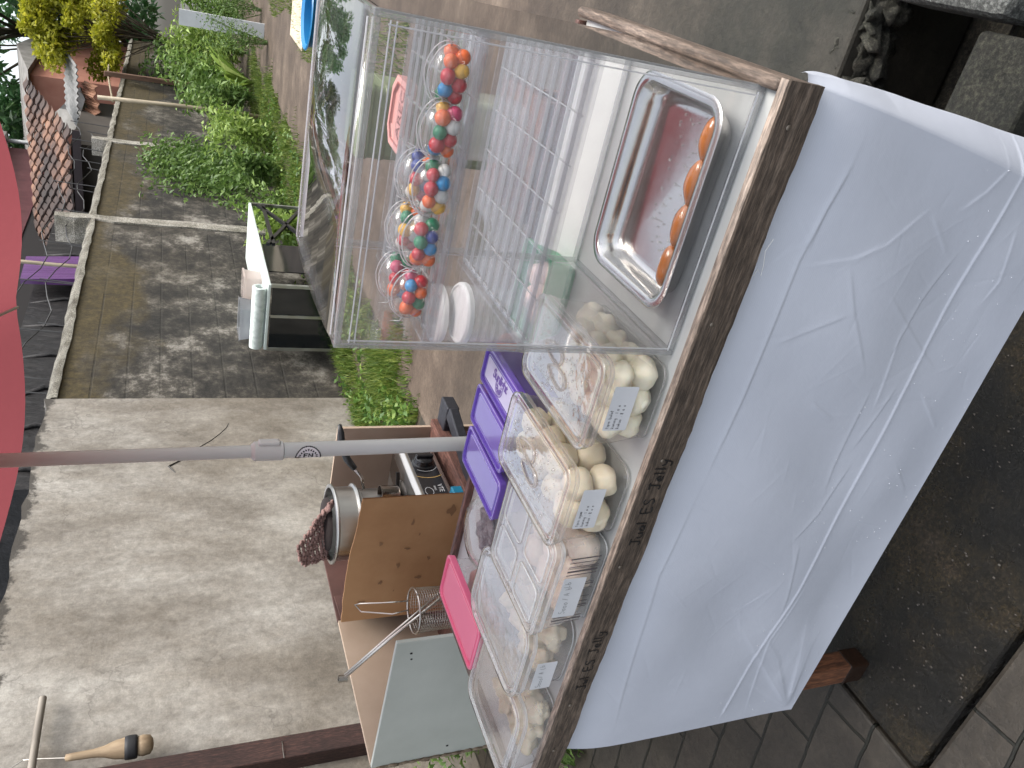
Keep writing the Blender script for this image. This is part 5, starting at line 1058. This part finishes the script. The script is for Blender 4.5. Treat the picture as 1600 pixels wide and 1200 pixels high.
MB().lathe([(.008,-.013),(.011,-.013),(.011,.013),(.008,.013)],14,tuple(hg)).build('hinge',sst,tg,smooth=True,angle=40)

# ---------------------------------------------------------------- behind the case: sage bin and pink lidded jar
sg=pm('sage_plastic',[(.3,(.16,.21,.10)),(.7,(.2,.25,.13))],4,rough=.5,bmp=.05)
bn=thing('sage_bin','tall sage green plastic storage box on the ground behind the display case','storage box',(-.42,1.47,0))
MB().loft([(.088,.09,.02,0),(.095,.097,.02,.905),(.099,.1,.02,.907),(.099,.1,.02,.932)],cap0=True,cap1=True).build('box_body',sg,bn,smooth=True,angle=35)
MB().loft([(.0955,.0975,.02,.86),(.097,.099,.02,.862),(.097,.099,.02,.875),(.0955,.0975,.02,.877)]).build('band',pm('dark_sage',(.17,.2,.1),5,rough=.5),bn,smooth=True,angle=35)
stl=thing('wooden_stool','dark wooden stool behind the tray, seen dimly through the case','stool',(-.33,.93,0))
MB().box(-.13,.13,-.13,.13,.66,.69).build('seat',tw,stl,bevel=.004)
for sx in(-1,1):
    for sy in(-1,1): MB().bar((sx*.13,sy*.13,0),(sx*.1,sy*.1,.66),.03).build('leg',twz,stl)
jr=thing('pink_lid_jar','square jar with an embossed salmon pink octagonal lid behind the display case','jar',(-.293,.928,.691),R(-2))
MB().loft([(.06,.06,.018,0),(.064,.064,.018,.23),(.062,.062,.018,.245)],cap0=True).build('jar_body',mlk,jr,smooth=True,angle=50)
sal=pm('salmon_plastic',[(.3,(.56,.27,.24)),(.7,(.63,.33,.3))],6,rough=.45,bmp=.05); sald=pm('deep_salmon',(.36,.09,.07),6,rough=.5)
def octa(a,b,c,z): return [(a-c,b,z),(-a+c,b,z),(-a,b-c,z),(-a,-b+c,z),(-a+c,-b,z),(a-c,-b,z),(a,-b+c,z),(a,b-c,z)]
m_=MB(); lv=[(.070,.070,.03,.243),(.071,.071,.03,.268),(.059,.059,.025,.268),(.055,.055,.023,.262),(.053,.053,.022,.262)]; vs=[]
for l_ in lv: vs+=octa(*l_)
lo=m_.add(vs,[(i*8+k,i*8+(k+1)%8,i*8+8+(k+1)%8,i*8+8+k) for i in range(4) for k in range(8)]+[tuple(32+k for k in range(8))]).build('lid',sal,jr)
text('lid_lettering','AREC',.040,pm('lettering_dark_salmon',(.16,.04,.035),9,bmp=0),lo,(0,0,.2625),(0,0,0),0,1.0)
MB().add(octa(.059,.059,.025,.2683)+octa(.0555,.0555,.0235,.2683),[(k,(k+1)%8,8+(k+1)%8,8+k) for k in range(8)]).build('lid_groove',sald,lo)
# litter on the wet slab
o=MB().tube([(-.50,-.05,.004),(-.515,-.035,.005),(-.52,-.03,.004)],[.002,.0028,.002],6).build('cigarette_stub',pm('off_white_paper',(.6,.56,.45),9)); tag(o,'tiny off white scrap lying on the dark wet slab','scrap')
m_=MB(); rs=random.Random(12)
for i in range(420):
    x=rs.uniform(-1.15,-.05); y=rs.uniform(-.16,.25); r_=rs.uniform(.001,.0035); m_.blob((x,y,.0005),r_*.55,r_*.8,r_*.3,.2,4,i)
tag(m_.build('grit',pm('pale_grit',[(.3,(.04,.035,.03)),(.7,(.14,.12,.1))],60,rough=.6)),kind='stuff')
